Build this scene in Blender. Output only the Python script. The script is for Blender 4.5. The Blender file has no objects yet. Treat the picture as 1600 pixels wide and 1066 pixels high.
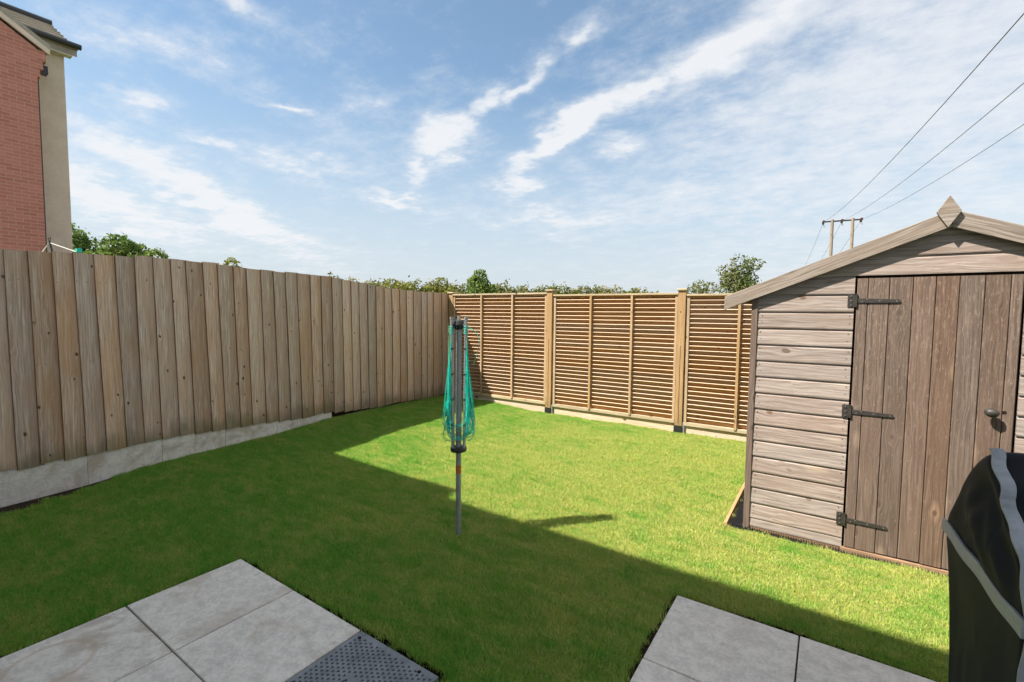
import bpy, bmesh, math, random
import numpy as np
from mathutils import Vector, Matrix

random.seed(7)
rng = np.random.default_rng(7)
S = bpy.context.scene
COL = S.collection

# ------------------------------------------------------------------ camera
cam_d = bpy.data.cameras.new('camera')
cam = bpy.data.objects.new('camera', cam_d)
COL.objects.link(cam)
R_ = Vector((0.82802784, 0.56060565, 0.00954976))
U_ = Vector((-0.0418316, 0.04478357, 0.99812051))
F_ = Vector((-0.55912432, 0.82687105, -0.06053308))
m = Matrix((R_, U_, -F_)).transposed().to_4x4()
m.translation = Vector((0, 0, 1.6))
cam.matrix_world = m
cam_d.sensor_width = 36.0
cam_d.lens = 734.1 / 1600 * 36
cam_d.clip_start = 0.05
cam_d.clip_end = 3000
S.camera = cam

# ------------------------------------------------------------------ light
TO_SUN = Vector((-0.52, -0.56, 1.0)).normalized()
SUN_EL = math.asin(TO_SUN.z)
SUN_AZ = math.atan2(TO_SUN.x, TO_SUN.y)
SUN_STRENGTH = 3.5
SKY_STRENGTH = 0.09
EXPOSURE = 1.7
sun_d = bpy.data.lights.new('sun', 'SUN')
sun_d.energy = SUN_STRENGTH
sun_d.angle = math.radians(0.53)
sun_d.color = (1.0, 0.92, 0.79)
sun = bpy.data.objects.new('sun', sun_d)
COL.objects.link(sun)
sun.rotation_euler = TO_SUN.to_track_quat('Z', 'Y').to_euler()
sun.location = (-6, -6, 14)

S.view_settings.view_transform = 'Standard'
S.view_settings.look = 'None'
S.view_settings.gamma = 1
S.view_settings.use_curve_mapping = False
S.view_settings.exposure = EXPOSURE
cy = S.cycles
cy.use_adaptive_sampling = True
cy.adaptive_threshold = 0.03
cy.max_bounces = 6
cy.diffuse_bounces = 3
cy.glossy_bounces = 2
cy.transmission_bounces = 3
cy.transparent_max_bounces = 4
cy.caustics_reflective = False
cy.caustics_refractive = False


# ------------------------------------------------------------------ node helpers
def nd(nt, t, i=None, **kw):
    n = nt.nodes.new(t)
    for k, v in kw.items():
        setattr(n, k, v)
    for k, v in (i or {}).items():
        if isinstance(v, bpy.types.NodeSocket):
            nt.links.new(v, n.inputs[k])
        else:
            n.inputs[k].default_value = v
    return n


def mth(nt, op, a, b=0.0, c=0.0, clamp=False):
    return nd(nt, 'ShaderNodeMath', {0: a, 1: b, 2: c}, operation=op, use_clamp=clamp).outputs[0]


def vmth(nt, op, a, b=(0, 0, 0)):
    return nd(nt, 'ShaderNodeVectorMath', {0: a, 1: b}, operation=op).outputs[0]


def mixc(nt, f, a, b, blend='MIX'):
    return nd(nt, 'ShaderNodeMix', {0: f, 6: a, 7: b}, data_type='RGBA', blend_type=blend).outputs[2]


def ss(nt, v, lo, hi, a=0.0, b=1.0):
    return nd(nt, 'ShaderNodeMapRange', {0: v, 1: lo, 2: hi, 3: a, 4: b}, interpolation_type='SMOOTHSTEP').outputs[0]


def noise(nt, vec, scale, detail=4.0, rough=0.55, dist=0.0):
    return nd(nt, 'ShaderNodeTexNoise', {'Vector': vec, 'Scale': scale, 'Detail': detail, 'Roughness': rough, 'Distortion': dist}).outputs[0]


def comb(nt, x, y, z):
    return nd(nt, 'ShaderNodeCombineXYZ', {0: x, 1: y, 2: z}).outputs[0]


def sep(nt, v):
    return nd(nt, 'ShaderNodeSeparateXYZ', {0: v}).outputs


def C(r, g, b):
    return (r, g, b, 1.0)


def new_mat(name):
    mt = bpy.data.materials.new(name)
    mt.use_nodes = True
    nt = mt.node_tree
    nt.nodes.clear()
    out = nt.nodes.new('ShaderNodeOutputMaterial')
    b = nt.nodes.new('ShaderNodeBsdfPrincipled')
    nt.links.new(b.outputs[0], out.inputs[0])
    return mt, nt, b, out


def setin(nt, n, k, v):
    if isinstance(v, bpy.types.NodeSocket):
        nt.links.new(v, n.inputs[k])
    else:
        n.inputs[k].default_value = v


def bump(nt, b, h, strength=0.4, dist=0.005):
    bn = nd(nt, 'ShaderNodeBump', {'Height': h, 'Strength': strength, 'Distance': dist})
    nt.links.new(bn.outputs[0], b.inputs['Normal'])


# ------------------------------------------------------------------ world: Nishita sky with thin high cloud
W = bpy.data.worlds.new('World')
S.world = W
W.use_nodes = True
W.cycles.sampling_method = 'MANUAL'
W.cycles.sample_map_resolution = 256
nt = W.node_tree
nt.nodes.clear()
wout = nt.nodes.new('ShaderNodeOutputWorld')
bg = nt.nodes.new('ShaderNodeBackground')
nt.links.new(bg.outputs[0], wout.inputs[0])
bg.inputs[1].default_value = SKY_STRENGTH
sky = nt.nodes.new('ShaderNodeTexSky')
sky.sky_type = 'NISHITA'
sky.sun_disc = False
sky.sun_elevation = SUN_EL
sky.sun_rotation = SUN_AZ % (2 * math.pi)
sky.air_density = 1.0
sky.dust_density = 0.6
sky.ozone_density = 1.0
gen = nd(nt, 'ShaderNodeTexCoord').outputs['Generated']
dx, dy, dz = sep(nt, gen)
deg = 180 / math.pi
az = mth(nt, 'MULTIPLY', mth(nt, 'ARCTAN2', dx, dy), deg)
el = mth(nt, 'MULTIPLY', mth(nt, 'ARCSINE', dz), deg)
elc = mth(nt, 'MAXIMUM', dz, 0.0)
den = mth(nt, 'ADD', elc, 0.12)
plane = comb(nt, mth(nt, 'DIVIDE', dx, den), mth(nt, 'DIVIDE', dy, den), 0.0)
# warp for ragged edges
wn = nd(nt, 'ShaderNodeTexNoise', {'Vector': plane, 'Scale': 3.2, 'Detail': 3.5, 'Roughness': 0.62}).outputs[1]
wv = vmth(nt, 'SUBTRACT', wn, (0.5, 0.5, 0.5))
wx, wy, wz = sep(nt, wv)
azw = mth(nt, 'ADD', az, mth(nt, 'MULTIPLY', wx, 9.0))
elw = mth(nt, 'ADD', el, mth(nt, 'MULTIPLY', wy, 6.0))
STREAKS = [  # azimuth, elevation (deg), half length, half width, tilt (deg), weight
    (-27.5, 20.6, 9.5, 1.5, 31, 1.0), (-19.5, 24.2, 6.0, 1.6, 22, 1.0), (-11, 26.6, 11, 2.1, 13, 1.0), (-33.5, 15.2, 2.6, 1.7, 40, 0.85),
    (-42.3, 19.6, 4.0, 2.7, 20, 0.95), (-45.5, 16.0, 2.0, 2.2, 60, 0.7), (-47.8, 12.6, 4.2, 0.9, -8, 0.8),
    (-33.5, 25.2, 4.6, 1.0, 38, 0.75), (-26.0, 29.6, 2.6, 1.3, 40, 0.7), (-30, 11.0, 11, 1.5, -4, 0.5),
    (-67, 11.2, 13, 2.1, -27, 0.92), (-74, 9.6, 10, 2.2, -22, 0.82), (-71.8, 18.6, 3.0, 0.9, 15, 0.6),
    (-66.3, 16.4, 3.4, 0.9, 5, 0.6), (-59.8, 21.2, 2.4, 0.45, 0, 0.6), 
    (-64, 29.0, 5.0, 0.9, -15, 0.5), (-20.8, 18.2, 3.2, 1.4, 10, 0.6), (1, 21, 18, 8, 10, 0.42),
    (-14, 13, 12, 3.0, 5, 0.38), (-70, 24, 7, 2.2, 10, 0.5), (-58, 15.5, 6, 1.4, -6, 0.5), (-50, 23.5, 5, 1.2, 15, 0.45), (-38, 23, 4, 1.4, 35, 0.7),
]
tot = None
pw = comb(nt, azw, elw, 0.0)
for a0, e0, L, Wd, an, wgt in STREAKS:
    mp = nd(nt, 'ShaderNodeMapping', {'Vector': pw, 'Location': (a0, e0, 0), 'Rotation': (0, 0, math.radians(an)), 'Scale': (L, Wd, 1)}, vector_type='TEXTURE').outputs[0]
    q = nd(nt, 'ShaderNodeVectorMath', {0: mp, 1: mp}, operation='DOT_PRODUCT').outputs['Value']
    g = mth(nt, 'MULTIPLY', mth(nt, 'POWER', 0.36788, q), wgt)
    tot = g if tot is None else mth(nt, 'MAXIMUM', tot, g)
n_big = noise(nt, plane, 1.3, 2.0, 0.5)
n_f = noise(nt, plane, 5.0, 7.0, 0.70)
n_rip = noise(nt, vmth(nt, 'MULTIPLY', plane, (7.0, 16.0, 1.0)), 1.0, 4.0, 0.6)
dens = mth(nt, 'ADD', mth(nt, 'MULTIPLY', tot, 0.78), mth(nt, 'MULTIPLY', mth(nt, 'SUBTRACT', n_f, 0.5), 1.15))
dens = mth(nt, 'ADD', dens, mth(nt, 'MULTIPLY', mth(nt, 'SUBTRACT', n_big, 0.55), 0.5))
dens = mth(nt, 'ADD', mth(nt, 'ADD', dens, 0.07), mth(nt, 'MULTIPLY', mth(nt, 'SUBTRACT', n_rip, 0.5), 0.35))
# thin broken cloud, clearer left; extra added out of view and overhead to fill shade
right = mth(nt, 'COSINE', mth(nt, 'MULTIPLY', mth(nt, 'SUBTRACT', az, 75.0), 1 / deg))
cover = mth(nt, 'ADD', mth(nt, 'MULTIPLY', ss(nt, right, -0.35, 0.75), 0.46), mth(nt, 'MULTIPLY', ss(nt, el, 32.0, 55.0), 0.55))
cl1 = mth(nt, 'MULTIPLY', ss(nt, dens, 0.10, 0.68), 0.94)
cl2 = mth(nt, 'MULTIPLY', ss(nt, mth(nt, 'ADD', dens, cover), -0.05, 0.85), 0.84)
cl = mth(nt, 'MAXIMUM', cl1, cl2)
G = SKY_STRENGTH * 2 ** EXPOSURE
cloud_col = C(0.90 / G, 0.92 / G, 0.95 / G)
haze_col = C(0.67 / G, 0.735 / G, 0.80 / G)
gm = nd(nt, 'ShaderNodeGamma', {0: sky.outputs[0], 1: 0.85}).outputs[0]
skyc = mixc(nt, 1.0, gm, C(0.67, 0.755, 0.755), 'MULTIPLY')
hz = mth(nt, 'MULTIPLY', ss(nt, el, 27.0, -1.0), 0.95)
skyc = mixc(nt, hz, skyc, haze_col)
final = mixc(nt, cl, skyc, cloud_col)
nt.links.new(final, bg.inputs[0])


# ------------------------------------------------------------------ mesh / object helpers
def tag(o, label=None, cat=None, group=None, kind=None):
    if label: o['label'] = label
    if cat: o['category'] = cat
    if group: o['group'] = group
    if kind: o['kind'] = kind
    return o


def empty(name, loc, rz=0.0):
    o = bpy.data.objects.new(name, None)
    o.location = loc
    o.rotation_euler = (0, 0, rz)
    o.empty_display_size = 0.1
    COL.objects.link(o)
    return o


def link(name, me, parent=None, loc=(0, 0, 0), rot=(0, 0, 0)):
    o = bpy.data.objects.new(name, me)
    COL.objects.link(o)
    o.parent = parent
    o.location = loc
    o.rotation_euler = rot
    return o


def mesh(name, v, f, mat, smooth=False):
    me = bpy.data.meshes.new(name)
    me.from_pydata([tuple(p) for p in v], [], [tuple(q) for q in f])
    me.materials.append(mat)
    if smooth:
        me.polygons.foreach_set('use_smooth', [True] * len(me.polygons))
    me.update()
    return me


class MB:
    """collects shapes; build() links ONE mesh object, its origin at its own centre"""

    def __init__(s):
        s.v, s.f = [], []

    def add(s, v, f):
        k = len(s.v)
        s.v += [Vector(p) for p in v]
        s.f += [tuple(i + k for i in q) for q in f]
        return s

    def box(s, a, b):
        (x0, y0, z0), (x1, y1, z1) = a, b
        return s.add([(x0, y0, z0), (x1, y0, z0), (x1, y1, z0), (x0, y1, z0), (x0, y0, z1), (x1, y0, z1), (x1, y1, z1), (x0, y1, z1)],
                     [(0, 3, 2, 1), (4, 5, 6, 7), (0, 1, 5, 4), (1, 2, 6, 5), (2, 3, 7, 6), (3, 0, 4, 7)])

    def prism(s, bottom, top):
        n = len(bottom)
        f = [tuple(range(n))[::-1], tuple(range(n, 2 * n))] + [(i, (i + 1) % n, n + (i + 1) % n, n + i) for i in range(n)]
        return s.add(list(bottom) + list(top), f)

    def tube(s, pts, rad, n=8, cap=True):
        pts = [Vector(p) for p in pts]
        rads = rad if isinstance(rad, (list, tuple)) else [rad] * len(pts)
        k = len(s.v)
        prev = None
        for i, p in enumerate(pts):
            t = (pts[min(i + 1, len(pts) - 1)] - pts[max(i - 1, 0)]).normalized()
            if prev is None:
                a = Vector((1, 0, 0)) if abs(t.x) < 0.8 else Vector((0, 1, 0))
                nrm = t.cross(a).normalized()
            else:
                nrm = (prev - t * prev.dot(t)).normalized()
            prev = nrm
            bi = t.cross(nrm)
            for j in range(n):
                an = 2 * math.pi * j / n
                s.v.append(p + (nrm * math.cos(an) + bi * math.sin(an)) * rads[i])
        for i in range(len(pts) - 1):
            for j in range(n):
                a, b = k + i * n + j, k + i * n + (j + 1) % n
                s.f.append((a, b, b + n, a + n))
        if cap:
            s.f.append(tuple(range(k, k + n))[::-1])
            e = k + (len(pts) - 1) * n
            s.f.append(tuple(range(e, e + n)))
        return s

    def lathe(s, prof, c=(0, 0, 0), n=20):
        k = len(s.v)
        for r, z in prof:
            for j in range(n):
                a = 2 * math.pi * j / n
                s.v.append(Vector((c[0] + r * math.cos(a), c[1] + r * math.sin(a), c[2] + z)))
        for i in range(len(prof) - 1):
            for j in range(n):
                a, b = k + i * n + j, k + i * n + (j + 1) % n
                s.f.append((a, b, b + n, a + n))
        return s

    def build(s, name, mat, parent=None, bevel=0.0, smooth=False, segs=2, ploc=None):
        vs = np.array([tuple(p) for p in s.v])
        c = (vs.min(0) + vs.max(0)) / 2
        me = mesh(name, vs - c, s.f, mat, False)
        bm = bmesh.new()
        bm.from_mesh(me)
        bmesh.ops.recalc_face_normals(bm, faces=bm.faces)
        if bevel:
            bmesh.ops.bevel(bm, geom=list(bm.edges), offset=bevel, segments=segs, affect='EDGES', profile=0.6)
        bm.to_mesh(me)
        bm.free()
        if smooth:
            me.polygons.foreach_set('use_smooth', [True] * len(me.polygons))
        pl = Vector((0, 0, 0)) if parent is None else (Vector(ploc) if ploc is not None else wloc(parent))
        return link(name, me, parent, Vector(c) - pl)


def wloc(o):
    v = Vector((0, 0, 0))
    while o is not None:
        v += o.location
        o = o.parent
    return v


# ------------------------------------------------------------------ materials
def wood(name, light, dark, brown, axis='Z', edge_c=None, top_c=None, knot=9.0, knot_c=(0.035, 0.02, 0.012), streak=0.5, flake=0.0, green=0.0,
         side_brown=0.0, rough=0.85, knot_halo=None, vary=0.16, grain=70.0, seam=0.0):
    mt, nt, b, out = new_mat(name)
    oc = nd(nt, 'ShaderNodeTexCoord').outputs['Object']
    rnd = nd(nt, 'ShaderNodeObjectInfo').outputs['Random']
    off = mth(nt, 'MULTIPLY', rnd, 37.0)
    x, y, z = sep(nt, oc)
    al, ac, dp = {'Z': (z, x, y), 'X': (x, z, y), 'Y': (y, x, z)}[axis]
    al_o = mth(nt, 'ADD', al, off)
    ac_o = mth(nt, 'ADD', ac, mth(nt, 'MULTIPLY', rnd, 11.0))
    p = comb(nt, al_o, ac_o, dp)
    # knots: points of a 3D cell pattern that happen to lie close to the board face
    kv = vmth(nt, 'MULTIPLY', comb(nt, al_o, mth(nt, 'ADD', ac_o, mth(nt, 'MULTIPLY', al_o, 0.13)), dp), (0.66, 1.0, 1.0))
    vo = nd(nt, 'ShaderNodeTexVoronoi', {'Vector': kv, 'Scale': knot, 'Randomness': 1.0}, feature='F1')
    kd = vo.outputs['Distance']
    kp = vo.outputs['Position']
    dl = sep(nt, vmth(nt, 'SUBTRACT', kv, kp))
    pull = mth(nt, 'EXPONENT', mth(nt, 'MULTIPLY', mth(nt, 'MULTIPLY', kd, kd), -14.0))
    acw = mth(nt, 'SUBTRACT', ac_o, mth(nt, 'MULTIPLY', mth(nt, 'MULTIPLY', dl[1], pull), 0.75))
    # slow wander of the grain
    wand = noise(nt, comb(nt, mth(nt, 'MULTIPLY', al_o, 1.1), mth(nt, 'MULTIPLY', ac_o, 3.0), 0.0), 1.0, 2.0)
    acw = mth(nt, 'ADD', acw, mth(nt, 'MULTIPLY', wand, 0.05))
    fine = noise(nt, comb(nt, mth(nt, 'MULTIPLY', al_o, 2.6), mth(nt, 'MULTIPLY', acw, grain * 1.3), dp), 1.0, 6.0, 0.70)
    crack = ss(nt, noise(nt, comb(nt, mth(nt, 'MULTIPLY', al_o, 1.7), mth(nt, 'MULTIPLY', acw, grain * 1.9), 5.0), 1.0, 2.0, 0.5), 0.33, 0.25)
    ring = noise(nt, comb(nt, mth(nt, 'MULTIPLY', al_o, 0.7), mth(nt, 'MULTIPLY', acw, 16.0), 3.0), 1.0, 3.0, 0.55)
    ring2 = mth(nt, 'FRACT', mth(nt, 'MULTIPLY', ring, 7.0))
    ring2 = ss(nt, ring2, 0.0, 0.9)
    patch = noise(nt, comb(nt, mth(nt, 'MULTIPLY', al_o, 1.6), mth(nt, 'MULTIPLY', ac_o, 5.0), 7.0), 1.0, 4.0, 0.6)
    c = mixc(nt, ss(nt, fine, 0.34, 0.66), C(*dark), C(*light))
    c = mixc(nt, mth(nt, 'MULTIPLY', crack, 0.8), c, C(*[q * 0.45 for q in dark]))
    c = mixc(nt, mth(nt, 'MULTIPLY', mth(nt, 'SUBTRACT', 1.0, ring2), 0.38), c, C(*[q * 0.62 for q in brown]))
    c = mixc(nt, mth(nt, 'MULTIPLY', ss(nt, patch, 0.42, 0.68), streak), c, C(*brown))
    if side_brown:
        e = ss(nt, mth(nt, 'ADD', ac, mth(nt, 'MULTIPLY', mth(nt, 'SUBTRACT', patch, 0.5), 0.05)), 0.016, 0.026)
        c = mixc(nt, mth(nt, 'MULTIPLY', e, side_brown), c, C(*[q * 0.68 for q in brown]))
    if flake:
        fl = noise(nt, comb(nt, mth(nt, 'MULTIPLY', al_o, 19.0), mth(nt, 'MULTIPLY', acw, 110.0), 1.0), 1.0, 4.0, 0.72)
        up = ss(nt, al, -1.0, 0.9)
        thr = mth(nt, 'ADD', fl, mth(nt, 'MULTIPLY', up, 0.06))
        c = mixc(nt, mth(nt, 'MULTIPLY', ss(nt, thr, 0.60, 0.68), flake), c, C(0.40, 0.32, 0.26))
    if green:
        gz = mth(nt, 'ADD', al, mth(nt, 'MULTIPLY', mth(nt, 'SUBTRACT', patch, 0.5), 0.5))
        c = mixc(nt, mth(nt, 'MULTIPLY', ss(nt, gz, -0.70, -0.92), green), c, C(0.10, 0.10, 0.035))
    if knot_halo:
        hd_ = nd(nt, 'ShaderNodeTexVoronoi', {'Vector': vmth(nt, 'MULTIPLY', comb(nt, al_o, mth(nt, 'ADD', ac_o, mth(nt, 'MULTIPLY', mth(nt, 'SUBTRACT', patch, 0.5), 0.08)), dp), (0.42, 1.0, 1.0)), 'Scale': knot, 'Randomness': 1.0}, feature='F1').outputs['Distance']
        c = mixc(nt, mth(nt, 'MULTIPLY', mth(nt, 'MULTIPLY', ss(nt, hd_, 0.26, 0.10), ss(nt, fine, 0.3, 0.6)), 0.6), c, C(*knot_halo))
    kr = mth(nt, 'MULTIPLY', sep(nt, vo.outputs['Color'])[0], 0.075)
    kn = ss(nt, mth(nt, 'SUBTRACT', mth(nt, 'ADD', kd, mth(nt, 'MULTIPLY', fine, 0.12)), kr), 0.135, 0.075)
    c = mixc(nt, mth(nt, 'MULTIPLY', kn, 0.85), c, C(*knot_c))
    if edge_c or top_c:
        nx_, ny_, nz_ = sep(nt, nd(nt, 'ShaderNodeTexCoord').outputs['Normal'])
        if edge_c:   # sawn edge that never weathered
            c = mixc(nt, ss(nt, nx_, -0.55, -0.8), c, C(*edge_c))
        if top_c:    # bleached upper edge
            c = mixc(nt, mth(nt, 'MULTIPLY', ss(nt, nz_, 0.45, 0.65), 0.85), c, C(*top_c))
    hsv = nd(nt, 'ShaderNodeHueSaturation', {'Hue': 0.5, 'Saturation': mth(nt, 'ADD', 0.88, mth(nt, 'MULTIPLY', mth(nt, 'FRACT', mth(nt, 'MULTIPLY', rnd, 17.3)), 0.3)),
                                            'Value': mth(nt, 'ADD', 1.0 - vary, mth(nt, 'MULTIPLY', mth(nt, 'FRACT', mth(nt, 'MULTIPLY', rnd, 7.7)), 2 * vary)), 'Color': c})
    setin(nt, b, 'Base Color', hsv.outputs[0])
    setin(nt, b, 'Roughness', rough)
    setin(nt, b, 'Specular IOR Level', 0.25)
    h = mth(nt, 'ADD', mth(nt, 'MULTIPLY', fine, 0.8), mth(nt, 'MULTIPLY', kn, -0.5))
    bump(nt, b, h, 0.45, 0.003)
    return mt


def plain(name, col, rough=0.6, var=0.15, scale=12.0, spec=0.4, metal=0.0, bmp=0.15, det=5.0):
    mt, nt, b, out = new_mat(name)
    oc = nd(nt, 'ShaderNodeTexCoord').outputs['Object']
    n = noise(nt, oc, scale, det, 0.6)
    n2 = noise(nt, oc, scale * 6, 3.0, 0.6)
    f = mth(nt, 'ADD', mth(nt, 'MULTIPLY', n, 0.7), mth(nt, 'MULTIPLY', n2, 0.3))
    c = mixc(nt, ss(nt, f, 0.3, 0.7), C(*[q * (1 - var) for q in col]), C(*[min(1, q * (1 + var)) for q in col]))
    setin(nt, b, 'Base Color', c)
    setin(nt, b, 'Roughness', rough)
    setin(nt, b, 'Specular IOR Level', spec)
    setin(nt, b, 'Metallic', metal)
    if bmp:
        bump(nt, b, f, bmp, 0.004)
    return mt


def concrete(name, col, ring=False, fine_grid=True, dark_stain=0.5):
    mt, nt, b, out = new_mat(name)
    oc = nd(nt, 'ShaderNodeTexCoord').outputs['Object']
    rnd = nd(nt, 'ShaderNodeObjectInfo').outputs['Random']
    p = vmth(nt, 'ADD', oc, comb(nt, mth(nt, 'MULTIPLY', rnd, 31.0), mth(nt, 'MULTIPLY', rnd, 17.0), 0.0))
    big = noise(nt, p, 3.0, 5.0, 0.6, 0.6)
    med = noise(nt, p, 14.0, 6.0, 0.7, 0.3)
    sm = noise(nt, p, 160.0, 3.0, 0.7)
    fine_ = noise(nt, p, 55.0, 4.0, 0.7)
    c = mixc(nt, ss(nt, mth(nt, 'ADD', mth(nt, 'MULTIPLY', med, 0.6), mth(nt, 'MULTIPLY', fine_, 0.4)), 0.36, 0.62), C(*[q * 0.80 for q in col]), C(*[q * 1.1 for q in col]))
    c = mixc(nt, mth(nt, 'MULTIPLY', ss(nt, big, 0.50, 0.68), dark_stain), c, C(col[0] * 0.62, col[1] * 0.55, col[2] * 0.47))
    c = mixc(nt, mth(nt, 'MULTIPLY', ss(nt, sm, 0.58, 0.70), 0.6), c, C(col[0] * 0.42, col[1] * 0.40, col[2] * 0.38))
    # rust coloured spots
    vo = nd(nt, 'ShaderNodeTexVoronoi', {'Vector': p, 'Scale': 6.0}, feature='F1').outputs['Distance']
    rs = mth(nt, 'MULTIPLY', ss(nt, mth(nt, 'ADD', vo, mth(nt, 'MULTIPLY', med, 0.2)), 0.22, 0.13), ss(nt, big, 0.45, 0.6))
    c = mixc(nt, mth(nt, 'MULTIPLY', rs, 0.55), c, C(0.42, 0.26, 0.13))
    if ring:
        x, y, z = sep(nt, oc)
        rr = mth(nt, 'SQRT', mth(nt, 'ADD', mth(nt, 'POWER', mth(nt, 'SUBTRACT', x, -0.06), 2.0), mth(nt, 'POWER', mth(nt, 'SUBTRACT', y, -0.05), 2.0)))
        rr = mth(nt, 'ADD', rr, mth(nt, 'MULTIPLY', mth(nt, 'SUBTRACT', med, 0.5), 0.015))
        band = mth(nt, 'MULTIPLY', ss(nt, mth(nt, 'ABSOLUTE', mth(nt, 'SUBTRACT', rr, 0.155)), 0.02, 0.004), ss(nt, med, 0.3, 0.5))
        c = mixc(nt, mth(nt, 'MULTIPLY', band, 0.32), c, C(0.40, 0.27, 0.14))
        blot = mth(nt, 'MULTIPLY', ss(nt, noise(nt, p, 5.0, 4.0, 0.6, 0.8), 0.5, 0.62), ss(nt, y, 0.0, 0.2))
        c = mixc(nt, mth(nt, 'MULTIPLY', blot, 0.5), c, C(0.34, 0.28, 0.22))
    setin(nt, b, 'Base Color', c)
    setin(nt, b, 'Roughness', 0.92)
    setin(nt, b, 'Specular IOR Level', 0.2)
    h = mth(nt, 'ADD', mth(nt, 'MULTIPLY', med, 0.4), mth(nt, 'MULTIPLY', sm, 0.6))
    if fine_grid:
        x, y, z = sep(nt, oc)
        gx = mth(nt, 'SINE', mth(nt, 'MULTIPLY', x, 900.0))
        gy = mth(nt, 'SINE', mth(nt, 'MULTIPLY', y, 900.0))
        h = mth(nt, 'ADD', h, mth(nt, 'MULTIPLY', mth(nt, 'MULTIPLY', gx, gy), 0.12))
    bump(nt, b, h, 0.5, 0.003)
    return mt


def leaf(name, c1, c2, c3, trans=0.35):
    mt, nt, b, out = new_mat(name)
    g = nd(nt, 'ShaderNodeNewGeometry')
    r = g.outputs['Random Per Island']
    n = noise(nt, g.outputs['Position'], 0.7, 3.0)
    c = mixc(nt, r, C(*c1), C(*c2))
    c = mixc(nt, ss(nt, n, 0.45, 0.7), c, C(*c3))
    setin(nt, b, 'Base Color', c)
    setin(nt, b, 'Roughness', 0.6)
    setin(nt, b, 'Specular IOR Level', 0.3)
    tr = nd(nt, 'ShaderNodeBsdfTranslucent', {'Color': c})
    mx = nd(nt, 'ShaderNodeMixShader', {0: trans, 1: b.outputs[0], 2: tr.outputs[0]})
    nt.links.new(mx.outputs[0], out.inputs[0])
    return mt


M = {}
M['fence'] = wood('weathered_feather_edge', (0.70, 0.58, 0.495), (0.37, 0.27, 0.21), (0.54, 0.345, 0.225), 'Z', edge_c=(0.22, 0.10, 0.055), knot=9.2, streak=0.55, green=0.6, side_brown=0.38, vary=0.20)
M['slat'] = wood('brown_slat', (0.52, 0.30, 0.175), (0.38, 0.205, 0.115), (0.41, 0.22, 0.12), 'X', top_c=(0.70, 0.60, 0.47), knot=8, streak=0.4, vary=0.10)
M['rail'] = wood('pale_rail', (0.56, 0.46, 0.33), (0.38, 0.30, 0.20), (0.40, 0.33, 0.20), 'X', knot=7, streak=0.35, vary=0.05)
M['stile'] = wood('pale_stile', (0.52, 0.38, 0.24), (0.36, 0.25, 0.15), (0.40, 0.26, 0.13), 'Z', knot=7, streak=0.4, vary=0.10)
M['post'] = wood('golden_post', (0.48, 0.32, 0.17), (0.31, 0.19, 0.095), (0.36, 0.22, 0.10), 'Z', knot=6.5, streak=0.5, green=0.35, vary=0.06)
M['gravel'] = wood('pale_gravel_board', (0.72, 0.60, 0.49), (0.56, 0.43, 0.33), (0.58, 0.40, 0.29), 'X', knot=6, streak=0.4, vary=0.06)
M['siding'] = wood('weathered_siding', (0.415, 0.36, 0.335), (0.22, 0.178, 0.16), (0.26, 0.19, 0.155), 'X', knot=6.2, streak=0.35, knot_halo=(0.48, 0.40, 0.32), knot_c=(0.13, 0.085, 0.06), vary=0.10, grain=55)
M['door'] = wood('flaking_door', (0.20, 0.145, 0.118), (0.095, 0.066, 0.053), (0.15, 0.10, 0.075), 'Z', knot=6.5, streak=0.5, flake=0.3, knot_halo=(0.33, 0.23, 0.17), knot_c=(0.10, 0.06, 0.045), vary=0.12)
M['barge'] = wood('grey_bargeboard', (0.38, 0.335, 0.30), (0.165, 0.14, 0.122), (0.25, 0.195, 0.16), 'X', knot=6.5, streak=0.5, flake=0.15, vary=0.05)
M['trim'] = wood('corner_trim', (0.23, 0.165, 0.135), (0.14, 0.10, 0.08), (0.17, 0.11, 0.085), 'Z', knot=6, streak=0.4)
M['bearer'] = wood('brown_bearer', (0.42, 0.27, 0.17), (0.27, 0.165, 0.10), (0.30, 0.18, 0.11), 'X', knot=5, streak=0.5)
M['edging_wood'] = wood('orange_edging', (0.46, 0.29, 0.16), (0.32, 0.19, 0.10), (0.34, 0.20, 0.11), 'Y', knot=5, streak=0.4)
M['pole_wood'] = wood('pole_wood', (0.33, 0.27, 0.22), (0.22, 0.17, 0.135), (0.26, 0.19, 0.14), 'Z', knot=4, streak=0.4)
M['slab'] = concrete('paving_slab', (0.68, 0.645, 0.60))
M['slab_ring'] = concrete('paving_slab_stained', (0.68, 0.645, 0.60), ring=True, dark_stain=0.6)
M['slab_b'] = concrete('paving_slab_warm', (0.66, 0.62, 0.565), dark_stain=0.25)
M['edging'] = concrete('concrete_edging', (0.72, 0.675, 0.625), fine_grid=False, dark_stain=0.8)
M['soil'] = plain('soil', (0.040, 0.027, 0.018), 0.95, 0.5, 30, 0.1, bmp=1.0)
M['bed'] = plain('jointing_sand', (0.10, 0.085, 0.07), 0.95, 0.3, 40, 0.1)
M['field'] = plain('field_grass', (0.10, 0.12, 0.035), 0.95, 0.4, 0.6, 0.1)
M['iron'] = plain('black_iron', (0.05, 0.045, 0.042), 0.5, 0.35, 40, 0.5, metal=0.3)
M['screw'] = plain('screw_head', (0.30, 0.28, 0.26), 0.4, 0.2, 60, 0.5, metal=0.7, bmp=0)
M['black_plastic'] = plain('black_plastic', (0.018, 0.019, 0.022), 0.45, 0.3, 30, 0.5)
M['dark_void'] = plain('dark_joint', (0.02, 0.015, 0.012), 0.95, 0.2, 30, 0.1)
M['pole_metal'] = plain('grey_painted_tube', (0.27, 0.285, 0.30), 0.42, 0.12, 25, 0.5, metal=0.25, bmp=0.05)
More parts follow.
